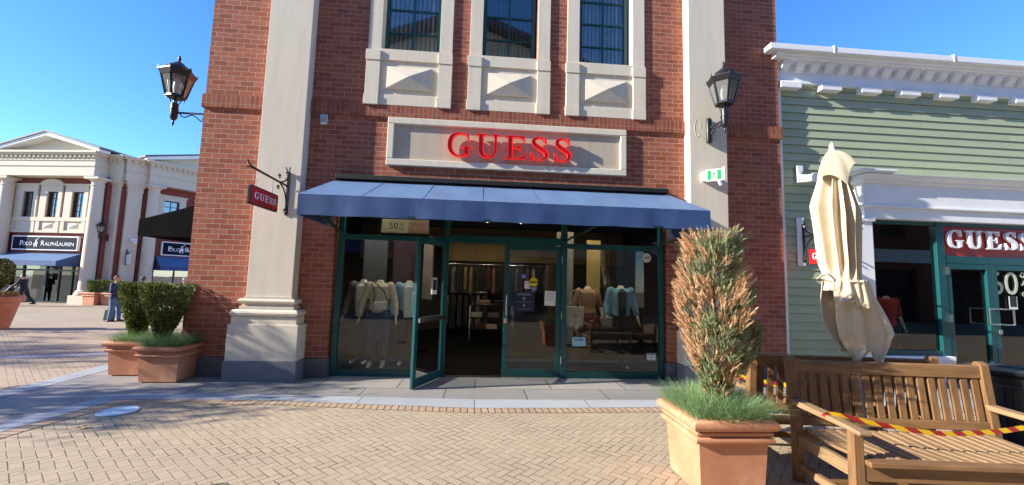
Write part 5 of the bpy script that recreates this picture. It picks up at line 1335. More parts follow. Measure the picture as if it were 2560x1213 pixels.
    panel('skirt_flap', [(1.70,3.36,3.52),(1.62,3.365,3.54),(1.54,3.375,3.555),(1.48,3.39,3.56),(1.455,3.40,3.545)], -3.465, .045, 3.2, .014)
    panel('skirt_flap', [(1.70,3.48,3.585),(1.62,3.49,3.63),(1.55,3.52,3.655),(1.50,3.56,3.63)], -3.41, .05, 5.0, .012)
    mb = MB(); P = []
    for j in range(41):
        th = 2*PI*j/40; x, y = ax(1.68); P.append((x+.178*math.cos(th), y-.01+.145*math.sin(th), 1.685-.025*math.cos(th+.5)+.008*math.sin(th*3)))
    mb.tube(P, .010, 6); mb.tube([(3.25,-3.43,1.70),(3.17,-3.45,1.745),(3.10,-3.45,1.735),(3.05,-3.45,1.70)], [.009,.008,.009,.005], 6); mb.build('tie_strap', M['canvas'], t, smooth=True)
parasol()

# ------------------------------------------------------------ litter bin
lb = thing('litter_bin', 'black metal litter bin at the right edge behind the bench', 'litter bin', (5.66, -2.92, 0))
mb = MB(); c = (5.66, -2.92, 0)
mb.lathe([(.24,.0),(.255,.02),(.255,.06),(.245,.07),(.285,.66),(.30,.665),(.30,.69),(.29,.70),(.30,.76),(.36,.80),(.365,.82),(.35,.83),(.30,.80),(.28,.70)], c, 28)
mb.build('body', M['black'], lb, smooth=True)
for k in range(18):
    a = 2*PI*k/18; m2 = None
mb = MB()
for k in range(18):
    a = 2*PI*k/18; mb.bar((c[0]+.262*math.cos(a), c[1]+.262*math.sin(a), .10), (c[0]+.292*math.cos(a), c[1]+.292*math.sin(a), .65), .035, .012, (math.cos(a), math.sin(a), 0))
mb.build('slats', M['black'], lb)
mb = MB(); mb.lathe([(.34,.815),(.34,.825),(.16,.835),(.15,.80)], c, 28); mb.build('lid', pm('dusty_black_lid', S(58, 60, 66), .5, .4, 30), lb, smooth=True)
mb = MB()
for k in range(6):
    a = 2*PI*k/6; mb.ball((c[0]+.28*math.cos(a), c[1]+.28*math.sin(a), .70), .028, 8)
mb.build('studs', M['black'], lb, smooth=True)

# ------------------------------------------------------------ far planters, pot with bush
def mini_planter(label, x, y, z, s):
    return planter(label, x, y, R(12), .40*s, .62*s, z)
planter('far terracotta planter beside the white column base', -23.25, 20.5, R(-10), .50, .78, ground_z(20.5))
planter('far terracotta planter partly behind the man in navy', -22.3, 20.6, R(-10), .50, .78, ground_z(20.6))
shrub('far clipped shrub beside the white column base', -23.25, 20.5, .12, 1.02, [(0,.1),(.3,.34),(.7,.42),(1,.42)], 2600, 41, .075)
shrub('far clipped shrub partly behind the man in navy', -22.3, 20.6, .12, 1.02, [(0,.1),(.3,.34),(.7,.42),(1,.42)], 2600, 42, .075)
pt = thing('round_pot', 'large round terracotta pot cut off by the left edge', 'pot', (-14.75, 7.0, ground_z(7)))
mb = MB(); g = ground_z(7)
mb.lathe([(.40,.0),(.42,.01),(.58,.80),(.60,.81),(.66,.82),(.68,.86),(.68,.95),(.65,.98),(.58,.98),(.56,.90)], (-14.75, 7, g), 32); mb.build('pot', M['terra'], pt, smooth=True)
mb = MB(); mb.lathe([(.57,.88),(.57,.93)], (-14.75, 7, g), 24); mb.build('soil', M['soil'], pt)
shrub('rounded green bush in the large round pot at the left edge', -14.78, 7.0, .60, 1.88, [(0,.1),(.25,.12),(.4,.3),(.6,.4),(.85,.38),(1,.2)], 6000, 43, .055)
def flowers():
    o = MB(); rg = random.Random(9)
    for i in range(900):
        a = rg.uniform(0, 2*PI); r = .55*math.sqrt(rg.random()); p = Vector((-14.75+r*math.cos(a), 7+r*math.sin(a), .62+rg.uniform(0, .22)))
        o.cur = 0 if rg.random() < .55 else 1
        for k in range(3):
            d = Vector((rg.gauss(0,1), rg.gauss(0,1), abs(rg.gauss(0,1)))).normalized(); u = d.orthogonal().normalized(); l = .06
            o.add([tuple(p), tuple(p+d*l*.5+u*.02), tuple(p+d*l), tuple(p+d*l*.5-u*.02)], [(0,1,2,3)])
    f = o.build('dried_flowers', [leafmat('tan_flower', S(190, 150, 96)), M['yew2']], fixn=False); tag(f, 'dry tan flowers carpeting the round pot at the left edge', 'flowers', None, 'stuff')
flowers()

# ------------------------------------------------------------ floor marker, leaves, drain
mk = MB(); mk.lathe([(.192,.006),(.192,.0085)], (-4.06, -1.74, 0), 40); fm = mk.build('floor_marker', pm('pale_blue_floor_vinyl', S(176, 200, 226), .5, .12, 9), None); tag(fm, 'round pale blue distancing sticker on the paving', 'floor sticker')
mk = MB(); mk.lathe([(.222,.0086),(.205,.0088)], (-4.06, -1.74, 0), 40); 
mk = MB()
for r in (.178,): mk.tube([(-4.06+r*math.cos(2*PI*k/40), -1.74+r*math.sin(2*PI*k/40), .0095) for k in range(41)], .006, 4)
mk.bar((-4.15,-1.70,.0095),(-3.98,-1.70,.0095),.03,.002); mk.bar((-4.12,-1.77,.0095),(-4.0,-1.77,.0095),.02,.002); mk.build('printed_ring', M['whitep'], fm)
M['leaf'] = leafmat('dry_fallen_leaf', S(186, 150, 104))
def leaf(label, x, y, s, a):
    mb = MB(FR(x, y, .012, a)); P = []
    for k in range(14):
        th = 2*PI*k/14; r = s*(1 if k % 2 == 0 else .55)*(1.25 if k == 0 else 1)
        P.append((r*math.cos(th), r*math.sin(th)*.8, .25*s*abs(math.sin(th*1.5))))
    mb.add(P+[(0, 0, .012)], [(k, (k+1)%14, 14) for k in range(14)]); mb.tube([(-s*.8,0,.01),(-s*1.7,.2*s,.014)], .002, 4)
    o = mb.build('fallen_leaf', M['leaf'], None, fixn=False); tag(o, label, 'leaf', 'fallen leaves')
leaf('dry leaf on the pavers below the round blue floor sticker', -3.96, -2.29, .055, .4)
leaf('dry leaf on the slate in front of the left shop window', -1.80, -.70, .05, 2.2)
leaf('dry leaf at the foot of the left pilaster base', -3.09, -.40, .045, 1.1)
dr = thing('floor_drain', 'small round drain cover at the bottom edge of the paving', 'drain', (-1.9, -3.62, 0))
mb = MB(); mb.lathe([(.12,.004),(.12,.012),(.095,.014),(.09,.008)], (-1.9,-3.62,0), 28); mb.build('ring', pm('mossy_iron', S(92, 92, 70), .7, .3, 20), dr)
mb = MB()
for k in range(-3, 4): mb.box(-1.9-.07, -1.9+.07, -3.62+k*.022-.006, -3.62+k*.022+.006, .0085, .0125)
mb.build('grille', pm('dark_mossy_iron', S(66, 66, 52), .7, .3, 20), dr)

# ------------------------------------------------------------ street trees left of the view (their shadows cross the paving)
M['treebark'] = pm('street_tree_bark', S(98, 86, 74), .9, .3, 8, .4, 30); M['tleaf'] = leafmat('last_brown_leaves', S(120, 104, 56))
def tree(label, x, y, h, spread, seed, nl):
    t = thing('street_tree', label, 'tree', (x, y, ground_z(y)), 0, 'bare street trees'); rg = random.Random(seed); mb = MB(); tips = []; g = ground_z(y)
    def limb(p, d, l, r, dep):
        q = p+d*l; m_ = p+d*l*.5+Vector((rg.gauss(0,1), rg.gauss(0,1), rg.gauss(0,1)))*l*.06
        mb.tube([tuple(p), tuple(m_), tuple(q)], [r, r*.85, r*.65], 6 if dep < 3 else 4)
        if dep >= 2: tips.extend([m_, q])
        if dep == 5: return
        for k in range(3 if dep < 4 else 2):
            a = rg.uniform(0, 2*PI); e = d.orthogonal().normalized(); e = (Matrix.Rotation(a, 3, d) @ e)
            nd = (d*1.0+e*rg.uniform(.45, .95)*spread+Vector((0,0,.12))).normalized(); limb(q, nd, l*rg.uniform(.62, .8), r*.6, dep+1)
    limb(Vector((x, y, g)), Vector((.02, 0, 1)), h*.36, .085, 0)
    mb.build('trunk', M['treebark'], t)
    mb = MB()
    for i in range(nl):
        p = rg.choice(tips)+Vector((rg.gauss(0,.12), rg.gauss(0,.12), rg.gauss(0,.12))); d = Vector((rg.gauss(0,1), rg.gauss(0,1), rg.gauss(0,1))).normalized(); u = d.orthogonal().normalized(); l = .09
        mb.add([tuple(p), tuple(p+d*l*.5+u*.03), tuple(p+d*l), tuple(p+d*l*.5-u*.03)], [(0,1,2,3)])
    mb.build('crown', M['tleaf'], t, fixn=False)
tree('leafless street tree just outside the left of the view', -13.2, -2.0, 4.9, 1.0, 3, 3000)
tree('second leafless street tree outside the left of the view', -21.5, -1.6, 6.0, 1.0, 4, 4200)
tree('third leafless street tree beyond the left edge', -24.5, 2.6, 6.0, 1.1, 6, 4200)
# ------------------------------------------------------------ figures
M['skin'] = pm('skin', S(206, 158, 130), .55, .06, 8); M['mannequin'] = pm('cream_mannequin_plastic', S(226, 222, 200), .4, .04, 4)
def cloth(name, col, rough=.85): return pm(name, S(*col), rough, .14, 12, .15, 180, sheen=.2)
def fused(mb, name, mat, parent, voxel, smooth_it=4):
    o = mb.build(name, mat, parent, fixn=False)
    r = o.modifiers.new('r', 'REMESH'); r.mode = 'VOXEL'; r.voxel_size = voxel
    s_ = o.modifiers.new('s', 'SMOOTH'); s_.iterations = smooth_it; s_.factor = .5
    dg = bpy.context.evaluated_depsgraph_get(); dg.update()
    me = bpy.data.meshes.new_from_object(o.evaluated_get(dg)); old = o.data; o.modifiers.clear(); o.data = me; bpy.data.meshes.remove(old)
    me.polygons.foreach_set('use_smooth', [True]*len(me.polygons)); return o
def limb_(mb, pts, rs, n=10, flat=None):
    mb.tube(pts, rs, n, flat)
    for p, r in ((pts[0], rs[0]), (pts[-1], rs[-1])): mb.ball(p, r*.98, 8)
def hand(mb, w_, d, side, fwd, s=1.0):
    """palm with five separate curled fingers; w_ wrist, d pointing direction"""
    w_, d = Vector(w_), Vector(d).normalized(); f = Vector(fwd); f = (f-d*f.dot(d)).normalized(); n_ = d.cross(f)*side
    pal = w_+d*.05*s
    mb.tube([tuple(w_), tuple(w_+d*.03*s), tuple(w_+d*.085*s)], [.024*s, .034*s, .036*s], 8, (tuple(f), .45))
    for k, l in enumerate((.065, .075, .070, .055)):
        o = f*(.027-.018*k)*s; b_ = w_+d*.085*s+o
        p1 = b_+d*l*.5*s-n_*.004*s; p2 = b_+d*l*.95*s-n_*.026*s
        mb.tube([tuple(b_), tuple(p1), tuple(p2)], [.0088*s, .008*s, .006*s], 6)
    b_ = w_+d*.03*s+f*.028*s; mb.tube([tuple(b_), tuple(b_+d*.03*s+f*.022*s), tuple(b_+d*.06*s+f*.026*s-n_*.012*s)], [.011*s, .009*s, .007*s], 6)
def figure(name, label, cat, loc, rz, skin, pose, wear, headless=False, hair=None, mask=False, voxel=.016, grp=None, parts=True):
    """local +x is the way it faces. pose: elbow/wrist offsets and feet"""
    t = thing(name, label, cat, loc, rz, grp); T = FR(*loc, rz); lean = pose.get('lean', 0)
    hip, sh, nk = .93, 1.43, 1.50
    sx = lambda z: lean*(z-hip) if z > hip else 0
    J = {}
    for s_, k in ((1, 'l'), (-1, 'r')):
        J['sh'+k] = Vector((sx(sh), .185*s_, sh)); J['el'+k] = Vector(pose.get('el'+k, (sx(1.15)-.02, .275*s_, 1.14))); J['wr'+k] = Vector(pose.get('wr'+k, (sx(.9)+.05, .31*s_, .88)))
        J['hp'+k] = Vector((0, .09*s_, hip)); fx = pose.get('ft'+k, (0, .11*s_))
        lift = fx[2] if len(fx) > 2 else 0
        J['ft'+k] = Vector((fx[0], fx[1], .08+lift)); mid = (J['hp'+k]+J['ft'+k])/2; J['kn'+k] = mid+Vector((.03+abs(fx[0])*.12, 0, .01))
    def torso(mb, g):
        mb.tube([(0,0,.88),(0,0,.96),(sx(1.1),0,1.10),(sx(1.28),0,1.28),(sx(1.40),0,1.40),(sx(1.47),0,1.47)], [.160+g,.165+g,.138+g,.165+g,.165+g,.085+g], 16, ((0,1,0), .66))
        mb.ball((sx(.9),0,.90), .13+g, 12, .8, 1.15, .8)
    def arm(mb, k, g, to=1.0):
        mb.ball(tuple(J['sh'+k]-Vector((0,0,.03))), .060+g*.7, 10)
        if to >= 1: limb_(mb, [tuple(J['sh'+k]), tuple(J['el'+k]), tuple(J['wr'+k])], [.052+g, .042+g, .028+g])
        else: limb_(mb, [tuple(J['sh'+k]), tuple(J['el'+k]), tuple(J['el'+k].lerp(J['wr'+k], max(0, to*2-1)))], [.058+g, .046+g, .040+g])
    def leg(mb, k, g, end=0):
        a, b_, c = J['hp'+k], J['kn'+k], J['ft'+k]; e = b_.lerp(c, 1-end)
        limb_(mb, [tuple(a), tuple(a.lerp(b_, .5)), tuple(b_), tuple(b_.lerp(e, .4)), tuple(e)], [.098+g, .085+g, .062+g, .060+g, .043+g])
    mb = MB(T); torso(mb, 0)
    for k in 'lr':
        arm(mb, k, 0); leg(mb, k, 0)
        d = (J['wr'+k]-J['el'+k]); hand(mb, tuple(J['wr'+k]), tuple(d), 1 if k == 'l' else -1, (1, 0, .0))
        a = J['ft'+k]; mb.tube([(a.x-.05, a.y, a.z-.035), (a.x+.02, a.y, a.z-.035), (a.x+.11, a.y, a.z-.05), (a.x+.17, a.y, a.z-.055)], [.036, .042, .040, .024], 8, ((0,1,0), .75))
    hx = sx(1.65)+pose.get('headx', .015)
    mb.tube([(sx(1.44),0,1.44),(sx(1.52)+.005,0,1.52)]+([] if headless else [(hx,0,1.58)]), [.066,.054]+([] if headless else [.052]), 12)
    if not headless:
        mb.ball((hx,0,1.655), .098, 14, .98, .80, 1.22); mb.tube([(hx+.03,0,1.60),(hx+.062,0,1.565)], [.06,.03], 10)
        mb.tube([(hx+.085,0,1.675),(hx+.112,0,1.635),(hx+.09,0,1.625)], [.010,.017,.012], 6)
        for s_ in (1, -1):
            mb.ball((hx+.0,s_*.082,1.65), .026, 8, .6, .4, 1.1)
    fused(mb, 'body', skin, t, voxel if headless else min(voxel, .011), 3)
    if not headless:
        for s_ in (1, -1):
            e = MB(T); e.ball((hx+.082, s_*.032, 1.668), .011, 8); e.build('eye', M['ink'], t, smooth='all')
        e = MB(T); e.tube([(hx+.086,-.024,1.597),(hx+.094,0,1.598),(hx+.086,.024,1.597)], .006, 5); e.build('mouth', pm('lips', S(160, 92, 84), .5), t)
    if wear.get('trousers'):
        mb = MB(T)
        for k in 'lr': leg(mb, k, wear.get('tg', .030 if headless else .016), wear.get('tend', .03))
        mb.ball((0,0,.93), .128+.016, 12, .82, 1.18, .75); fused(mb, 'trousers', wear['trousers'], t, voxel, 2)
    if wear.get('top'):
        mb = MB(T); g = wear.get('g', .018); tl = wear.get('hem', .84)
        zs_ = [z for z in (tl, .94, 1.10, 1.28, 1.40, 1.47) if z >= tl]; rr_ = {tl: .172, .94: .168, 1.10: .148, 1.28: .168, 1.40: .168, 1.47: .085}
        mb.tube([(sx(z),0,z) for z in zs_], [rr_[z]+g for z in zs_], 18, ((0,1,0), .68))
        for k in 'lr': arm(mb, k, g*.8, wear.get('sleeve', .97))
        if not headless: mb.tube([(sx(1.44),0,1.44),(sx(1.50),0,1.495)], [.085+g*.5, .07+g*.4], 12)
        fused(mb, 'jacket', wear['top'], t, voxel)
    if wear.get('shirt'):
        mb = MB(T); g = wear.get('g', .018)+.006
        P = [(.0, 1.46), (.075, 1.42), (.07, .88), (-.07, .88), (-.075, 1.42)]
        fnx = lambda a, b_, tt: (sx(b_)+tt*(.105+.02*math.sin((b_-.88)/.55*PI)), a, b_)
        mb.add([fnx(y, z, 1.05+g*8*.9) for y, z in [(-.085,1.40),(.085,1.40),(.075,1.15),(.065,.86),(-.065,.86),(-.075,1.15)]]+[(sx(1.47)+.075,0,1.475)], [(0,1,2,5),(5,2,3,4),(0,6,1)]); mb.build('shirt_front', wear['shirt'], t, fixn=False)
    if wear.get('shoes'):
        for k in 'lr':
            a = J['ft'+k]; mb = MB(T); mb.tube([(a.x-.075, a.y, a.z-.03), (a.x-.02, a.y, a.z-.02), (a.x+.07, a.y, a.z-.035), (a.x+.15, a.y, a.z-.045), (a.x+.195, a.y, a.z-.05)], [.036, .054, .05, .045, .022], 10, ((0,1,0), .8)); mb.box(a.x-.09, a.x+.19, a.y-.04, a.y+.04, a.z-.078, a.z-.06)
            mb.build('shoe', wear['shoes'], t, smooth=True)
    if hair is not None:
        mb = MB(T); mb.ball((hx-.014,0,1.685), .106, 14, 1.0, .88, 1.08)
        o = mb.build('hair', hair, t, smooth='all')
        bm = bmesh.new(); bm.from_mesh(o.data)          # keep the scalp: cut away the face
        dl = [v for v in bm.verts if (v.co.x > hx+.052 and v.co.z < 1.725) or v.co.z < 1.60 or (v.co.x > hx-.0 and v.co.z < 1.665)]
        bmesh.ops.delete(bm, geom=dl, context='VERTS'); bm.to_mesh(o.data); bm.free()
    if mask:
        mb = MB(T); mb.ball((hx+.045,0,1.607), .068, 12, .95, 1.02, .9); mb.build('face_mask', M['paper'], t, smooth='all')
    return t, T, J
navy = cloth('navy_jacket', (34, 44, 84)); jeans = cloth('blue_jeans', (72, 108, 148)); blackc = cloth('black_clothing', (24, 24, 28)); greyh = pm('greying_hair', S(92, 82, 74), .8, .25, 60); dkhair = pm('dark_hair', S(44, 34, 28), .7, .25, 60); silver = pm('silver_hair', S(170, 166, 160), .8, .2, 60)
shoe = pm('dark_leather_shoe', S(40, 34, 32), .4, .1, 10)
gz = ground_z(10.55)
figure('person', 'man in navy jacket and jeans standing with hands held in front', 'person', (-14.12, 10.55, gz), R(8), M['skin'], dict(ell=(.02,.27,1.16), elr=(.02,-.27,1.16), wrl=(.24,.10,1.10), wrr=(.24,-.10,1.10), ftl=(.12,.12), ftr=(-.04,-.13)), dict(top=navy, g=.045, hem=.86, trousers=jeans, tg=.026, tend=.02, shoes=shoe), hair=greyh)
figure('person', 'person in black jacket standing behind the man in navy', 'person', (-13.72, 11.3, ground_z(11.3)), R(100), M['skin'], dict(ftl=(.05,.12), ftr=(-.12,-.12)), dict(top=blackc, g=.035, hem=.80, trousers=blackc, shoes=shoe), hair=greyh)
figure('person', 'silver haired person mostly hidden behind the clipped shrubs', 'person', (-15.9, 17.0, ground_z(17)), R(150), M['skin'], {}, dict(top=navy, g=.03, trousers=blackc, shoes=shoe), hair=silver)
figure('person', 'masked person in dark clothes striding left and pushing a stroller', 'person', (-25.1, 18.3, ground_z(18.3)), R(186), M['skin'], dict(lean=.16, ell=(.16,.24,1.22), elr=(.16,-.24,1.22), wrl=(.46,.16,1.08), wrr=(.46,-.16,1.08), ftl=(.32,.10), ftr=(-.45,-.10,.10)), dict(top=blackc, g=.03, trousers=blackc, shoes=shoe), hair=dkhair, mask=True)
figure('person', 'masked shop worker in black standing in the dark doorway', 'person', tuple(FA @ Vector((-1.9, .75, GZ+.02))), R(-60), M['skin'], dict(wrl=(.16,.06,1.02), wrr=(.16,-.06,1.0), ell=(.0,.26,1.16), elr=(0,-.26,1.16)), dict(top=blackc, trousers=blackc, shoes=shoe), hair=dkhair, mask=True)
# stroller
stx, sty, sz_ = -26.05, 18.3, ground_z(18.3)
st_ = thing('stroller', 'dark folded hood stroller pushed along at the far left', 'stroller', (stx, sty, sz_))
mb = MB()
for s_ in (-.25, .25):
    mb.tube([(stx+.48, sty+s_, sz_+1.07), (stx+.2, sty+s_, sz_+.75), (stx-.35, sty+s_, sz_+.12)], .016, 6); mb.tube([(stx+.0, sty+s_, sz_+.55), (stx+.28, sty+s_, sz_+.12)], .016, 6)
mb.tube([(stx+.48, sty-.25, sz_+1.07), (stx+.48, sty+.25, sz_+1.07)], .018, 6); mb.build('frame', M['chrome'], st_)
mb = MB(); mb.prism([(stx+.2,sz_+.45),(stx-.35,sz_+.42),(stx-.42,sz_+.62),(stx-.05,sz_+.58),(stx+.12,sz_+1.0),(stx+.25,sz_+.95)], XZ, sty-.2, sty+.2); mb.build('seat', blackc, st_, bevel=.02)
mb = MB(); mb.prism([(stx+.18,sz_+.85)]+[(stx+.05+.34*math.cos(R(a)), sz_+.82+.3*math.sin(R(a))) for a in (40, 70, 100, 130, 160)], XZ, sty-.22, sty+.22); mb.build('hood', blackc, st_, bevel=.02)
for x in (-.33, .28):
    for s_ in (-.25, .25):
        mb = MB(); mb.tube([(stx+x, sty+s_-.02, sz_+.12), (stx+x, sty+s_+.02, sz_+.12)], .12, 14); mb.build('wheel', M['blackmatte'], st_, smooth=True)
bg_ = thing('shopping_bag', 'dark green paper bag standing beside the man in navy', 'bag', (-14.5, 10.9, gz))
mb = MB(); mb.prism([(-14.72,gz),(-14.40,gz),(-14.38,gz+.42),(-14.68,gz+.42)], XZ, 10.85, 11.0); mb.build('bag_body', pm('dark_green_paper', S(30, 62, 52), .6, .1), bg_, bevel=.008)
mb = MB(); mb.tube(cr([(-14.62,10.92,gz+.40),(-14.6,10.92,gz+.52),(-14.48,10.92,gz+.52),(-14.46,10.92,gz+.40)], 4), .008, 5); mb.build('handle', M['ink'], bg_)
# second bag in his far side
# ------------------------------------------------------------ mannequins and goods in the brick shop
F = R(-90); man = M['mannequin']
wgrey = cloth('grey_melange_jacket', (110, 106, 104)); wcream = cloth('cream_knit', (206, 190, 172)); wblue = cloth('pale_blue_denim', (140, 170, 188)); wwhite = cloth('white_tee', (216, 214, 208)); wjean = cloth('indigo_denim', (44, 62, 92)); wblack = cloth('black_denim', (30, 30, 34)); wdenim = cloth('light_denim_jacket', (112, 158, 184)); wtan = cloth('tan_top', (176, 136, 96)); wpale = cloth('pale_grey_blouse', (170, 180, 182)); wred = cloth('red_vest', (186, 52, 50))
mg = 'dressed headless mannequins'
figure('mannequin', 'headless mannequin in open grey jacket over white tee, leftmost in the window', 'mannequin', (-2.12, .95, .05), F-.1, man, {}, dict(top=wgrey, g=.02, hem=.90, trousers=wblack, tend=.12, shirt=wwhite, sleeve=.95), True, grp=mg)
figure('mannequin', 'headless mannequin in cream cardigan and blue jeans with a small bag', 'mannequin', (-1.74, .60, .05), F, man, {}, dict(top=wcream, g=.014, hem=.95, trousers=wjean, tend=.22, sleeve=.9), True, grp=mg)
figure('mannequin', 'headless mannequin in pale blue shirt beside the open door', 'mannequin', (-1.27, .85, .05), F+.1, man, {}, dict(top=wblue, g=.018, hem=.92, trousers=wblack, tend=.1, shirt=wwhite), True, grp=mg)
figure('mannequin', 'headless mannequin in light denim jacket in the right window', 'mannequin', (2.68, .72, .06), F-.12, man, dict(ell=(-.02,.26,1.15), elr=(-.02,-.26,1.15), wrl=(.06,.31,.90), wrr=(.10,-.27,.89)), dict(top=wdenim, g=.024, hem=.96, trousers=wblack, tend=.1, shirt=wblack, sleeve=.78), True, grp=mg)
figure('mannequin', 'headless mannequin in tan top behind the handbags', 'mannequin', (2.16, 1.15, .03), F+.1, man, {}, dict(top=wtan, g=.012, hem=.98, trousers=wblack, tend=.1, sleeve=.3), True, grp=mg)
figure('mannequin', 'headless mannequin in red vest in the green shop window', 'mannequin', (8.22, .85, 0), F, man, {}, dict(top=wred, g=.02, hem=.92, trousers=wblack, tend=.1, sleeve=.2), True, grp=mg)
def shoulder_bag():
    t = thing('belt_bag', 'small white shoulder bag worn across the cream cardigan', 'bag', (-1.70, .45, 1.08))
    mb = MB(); mb.prism([(-1.80,1.20),(-1.56,1.20),(-1.585,1.06),(-1.775,1.06)], XZ, .40, .46); mb.build('pouch', wwhite, t, bevel=.015)
    mb = MB(); mb.tube(cr([(-1.80,.44,1.19),(-1.79,.43,1.35),(-1.86,.50,1.50)], 4), .009, 5); mb.tube(cr([(-1.57,.44,1.19),(-1.60,.45,1.3),(-1.66,.47,1.40),(-1.82,.50,1.53)], 4), .009, 5); mb.build('strap', wblack, t)
shoulder_bag()
def handbag(label, x, y, z, w_, h, d, col, strap):
    t = thing('handbag', label, 'handbag', (x, y, z), 0, 'handbags on display')
    m_ = pm('bag_leather', S(*col), .45, .12, 14, .1, 120)
    mb = MB(); mb.prism([(x-w_*.42,z),(x+w_*.42,z),(x+w_*.5,z+h),(x-w_*.5,z+h)], XZ, y-d/2, y+d/2); mb.build('bag_body', m_, t, bevel=.012)
    mb = MB(); mb.tube(cr([(x-w_*.25,y-d*.3,z+h*.9),(x-w_*.2,y-d*.3,z+h+strap*.7),(x,y-d*.3,z+h+strap),(x+w_*.2,y-d*.3,z+h+strap*.7),(x+w_*.25,y-d*.3,z+h*.9)], 5), .010, 6); mb.build('handle', m_, t)
    mb = MB(); mb.box(x-.03, x+.03, y-d/2-.008, y-d/2, z+h*.5, z+h*.62); mb.build('clasp', M['chrome'], t)
pl = thing('display_plinth', 'low dark plinth carrying three handbags in the right window', 'plinth', (2.0, .6, .06)); mb = MB(); mb.box(1.55, 2.55, .42, .78, .06, .82); mb.build('block', M['dark'], pl, bevel=.01)
handbag('pale grey tote bag with tall handles in the right window', 1.76, .58, .82, .36, .36, .14, (198, 190, 178), .30)
handbag('dark red box handbag between the two pale bags', 2.06, .55, .82, .26, .20, .12, (104, 40, 44), .03)
handbag('small grey satchel hanging low by the denim jacket', 2.36, .60, .82, .24, .18, .10, (140, 136, 118), .05)
# garment rails
def garment(x, y, z, ln, w_, col, label, grp, rz=0):
    m_ = COLS[col]
    T = FR(x, y, z, rz); mb = MB(T); rg = random.Random(int(x*1000+y*77)); vs = []; fs = []; n = 14; rows = 8
    for i in range(rows+1):
        f = i/rows
        for j in range(n):
            th = 2*PI*j/n; ww = (w_*(.35+.65*min(1, f*5)))*(.5+.03*math.sin(3*th+f*4)); dd = .035+.02*f
            vs.append((ww*math.cos(th), dd*math.sin(th)+.012*math.sin(5*th+3*f), -ln*f-.02*abs(math.cos(th))*(1-f)*2))
    for i in range(rows):
        for j in range(n): fs.append((i*n+j, i*n+(j+1)%n, (i+1)*n+(j+1)%n, (i+1)*n+j))
    fs.append(tuple(range(n))); mb.add(vs, fs); mb.tube([(0,0,-.02),(0,0,.06),(.03,0,.09)], .004, 5)
    o = mb.build('hanging_garment', m_, None, smooth='all'); tag(o, label, 'garment', grp)
COLS = {k: cloth(k+'_garment', c) for k, c in dict(wine=(96,30,36), black=(26,24,26), tan=(168,138,98), grey=(120,118,112), olive=(90,88,58), navy=(34,40,66), cream=(196,186,164), rose=(170,110,100), blue=(90,120,150)).items()}
def rail(label, x0, x1, y, z, seq, ln, desc):
    t = thing('garment_rail', label, 'garment rail', ((x0+x1)/2, y, 0)); mb = MB(); mb.tube([(x0,y,z),(x1,y,z)], .014, 8); mb.build('rod', M['chrome'], t)
    for x in (x0+.02, x1-.02): mb = MB(); mb.tube([(x,y,z),(x,y,0)], .016, 8); mb.build('post', M['chrome'], t)
    n = len(seq)
    for k, c in enumerate(seq):
        garment(x0+.1+(x1-x0-.2)*k/(n-1), y, z-.08, ln*(.9+.2*((k*37)%10)/10), .42, c, desc, desc.replace('a ', '').strip()+'s', R(72+(k*53) % 30))
rail('upper steel rail of tops along the back wall', -1.6, 2.2, 6.3, 2.12, ['wine','wine','black','black','grey','black','tan','tan','black','black','wine','rose','black','navy','black','grey','wine','rose','cream','black','black'], .78, 'a top hanging on the upper back rail')
rail('lower steel rail of trousers along the back wall', -1.6, .3, 5.9, 1.25, ['black','black','wine','grey','black','navy','black','black','grey','black'], .95, 'a pair of trousers on the lower back rail')
dt = thing('display_table', 'tiered dark table of folded clothes inside the open door', 'table', (.25, 4.3, 0))
for z in (.36, .66, .98): mb = MB(); mb.box(-.22, .95, 4.0, 4.6, z-.03, z); mb.build('shelf', M['dark'], dt, bevel=.004)
for x in (-.2, .93):
    for y in (4.02, 4.58): mb = MB(); mb.box(x-.015, x+.015, y-.015, y+.015, 0, .98); mb.build('leg', M['chrome'], dt)
for k, (x, z, c, l) in enumerate(((.18,.98,'tan','folded tan and orange tops on the upper shelf of the table'), (.62,.98,'black','folded black tops on the upper shelf of the table'), (-.02,.66,'cream','folded cream tops on the middle shelf of the table'), (.42,.66,'grey','folded grey tops on the middle shelf of the table'), (.1,.36,'wine','folded dark red tops on the lowest shelf of the table'), (.38,.36,'cream','folded cream tops on the lowest shelf of the table'))):
    mb = MB()
    for q in range(4): mb.box(x-.15+.01*(q % 2), x+.15-.012*(q % 3), 4.06, 4.36, z+.002+.028*q, z+.026+.028*q)
    o = mb.build('folded_clothes', COLS[c], None, bevel=.010); tag(o, l, 'folded clothes', 'folded clothes on the table')
# posters and stickers
def card(name, label, x, y, z, w_, h, col, lines=(), rz=0, parent_T=None, linecol=None, txt=None, cat='notice'):
    T = (parent_T or Matrix()) @ Matrix.Translation((x, y, z)) @ Matrix.Rotation(rz, 4, 'Y')
    mb = MB(T); mb.box(-w_/2, w_/2, -.0015, .0015, -h/2, h/2)
    o = mb.build(name, pm(name+'_stock', S(*col), .7, .03, 6), None); tag(o, label, cat)
    lc_ = pm(name+'_print', S(*(linecol or (40, 40, 46))), .8, .05)
    if lines or txt:
        mb = MB(T)
        for f, l, th in lines: mb.box(-w_*l/2, w_*l/2, -.003, -.0015, h*f-th/2, h*f+th/2)
        for s_, sz, px, pz in (txt or ()): text(mb, s_, sz, (px, -.0028, pz), ext=.0006)
        mb.build('print', lc_, o)
    return o
yd = -.012
D2 = T2
card('occupancy_notice', 'white store occupancy 25 card on the closed door', .43, yd, 1.555, .155, .13, (226, 226, 220), txt=(('STORE', .022, 0, .045), ('OCCUPANCY', .022, 0, .02), ('25', .045, 0, -.03)), parent_T=D2)
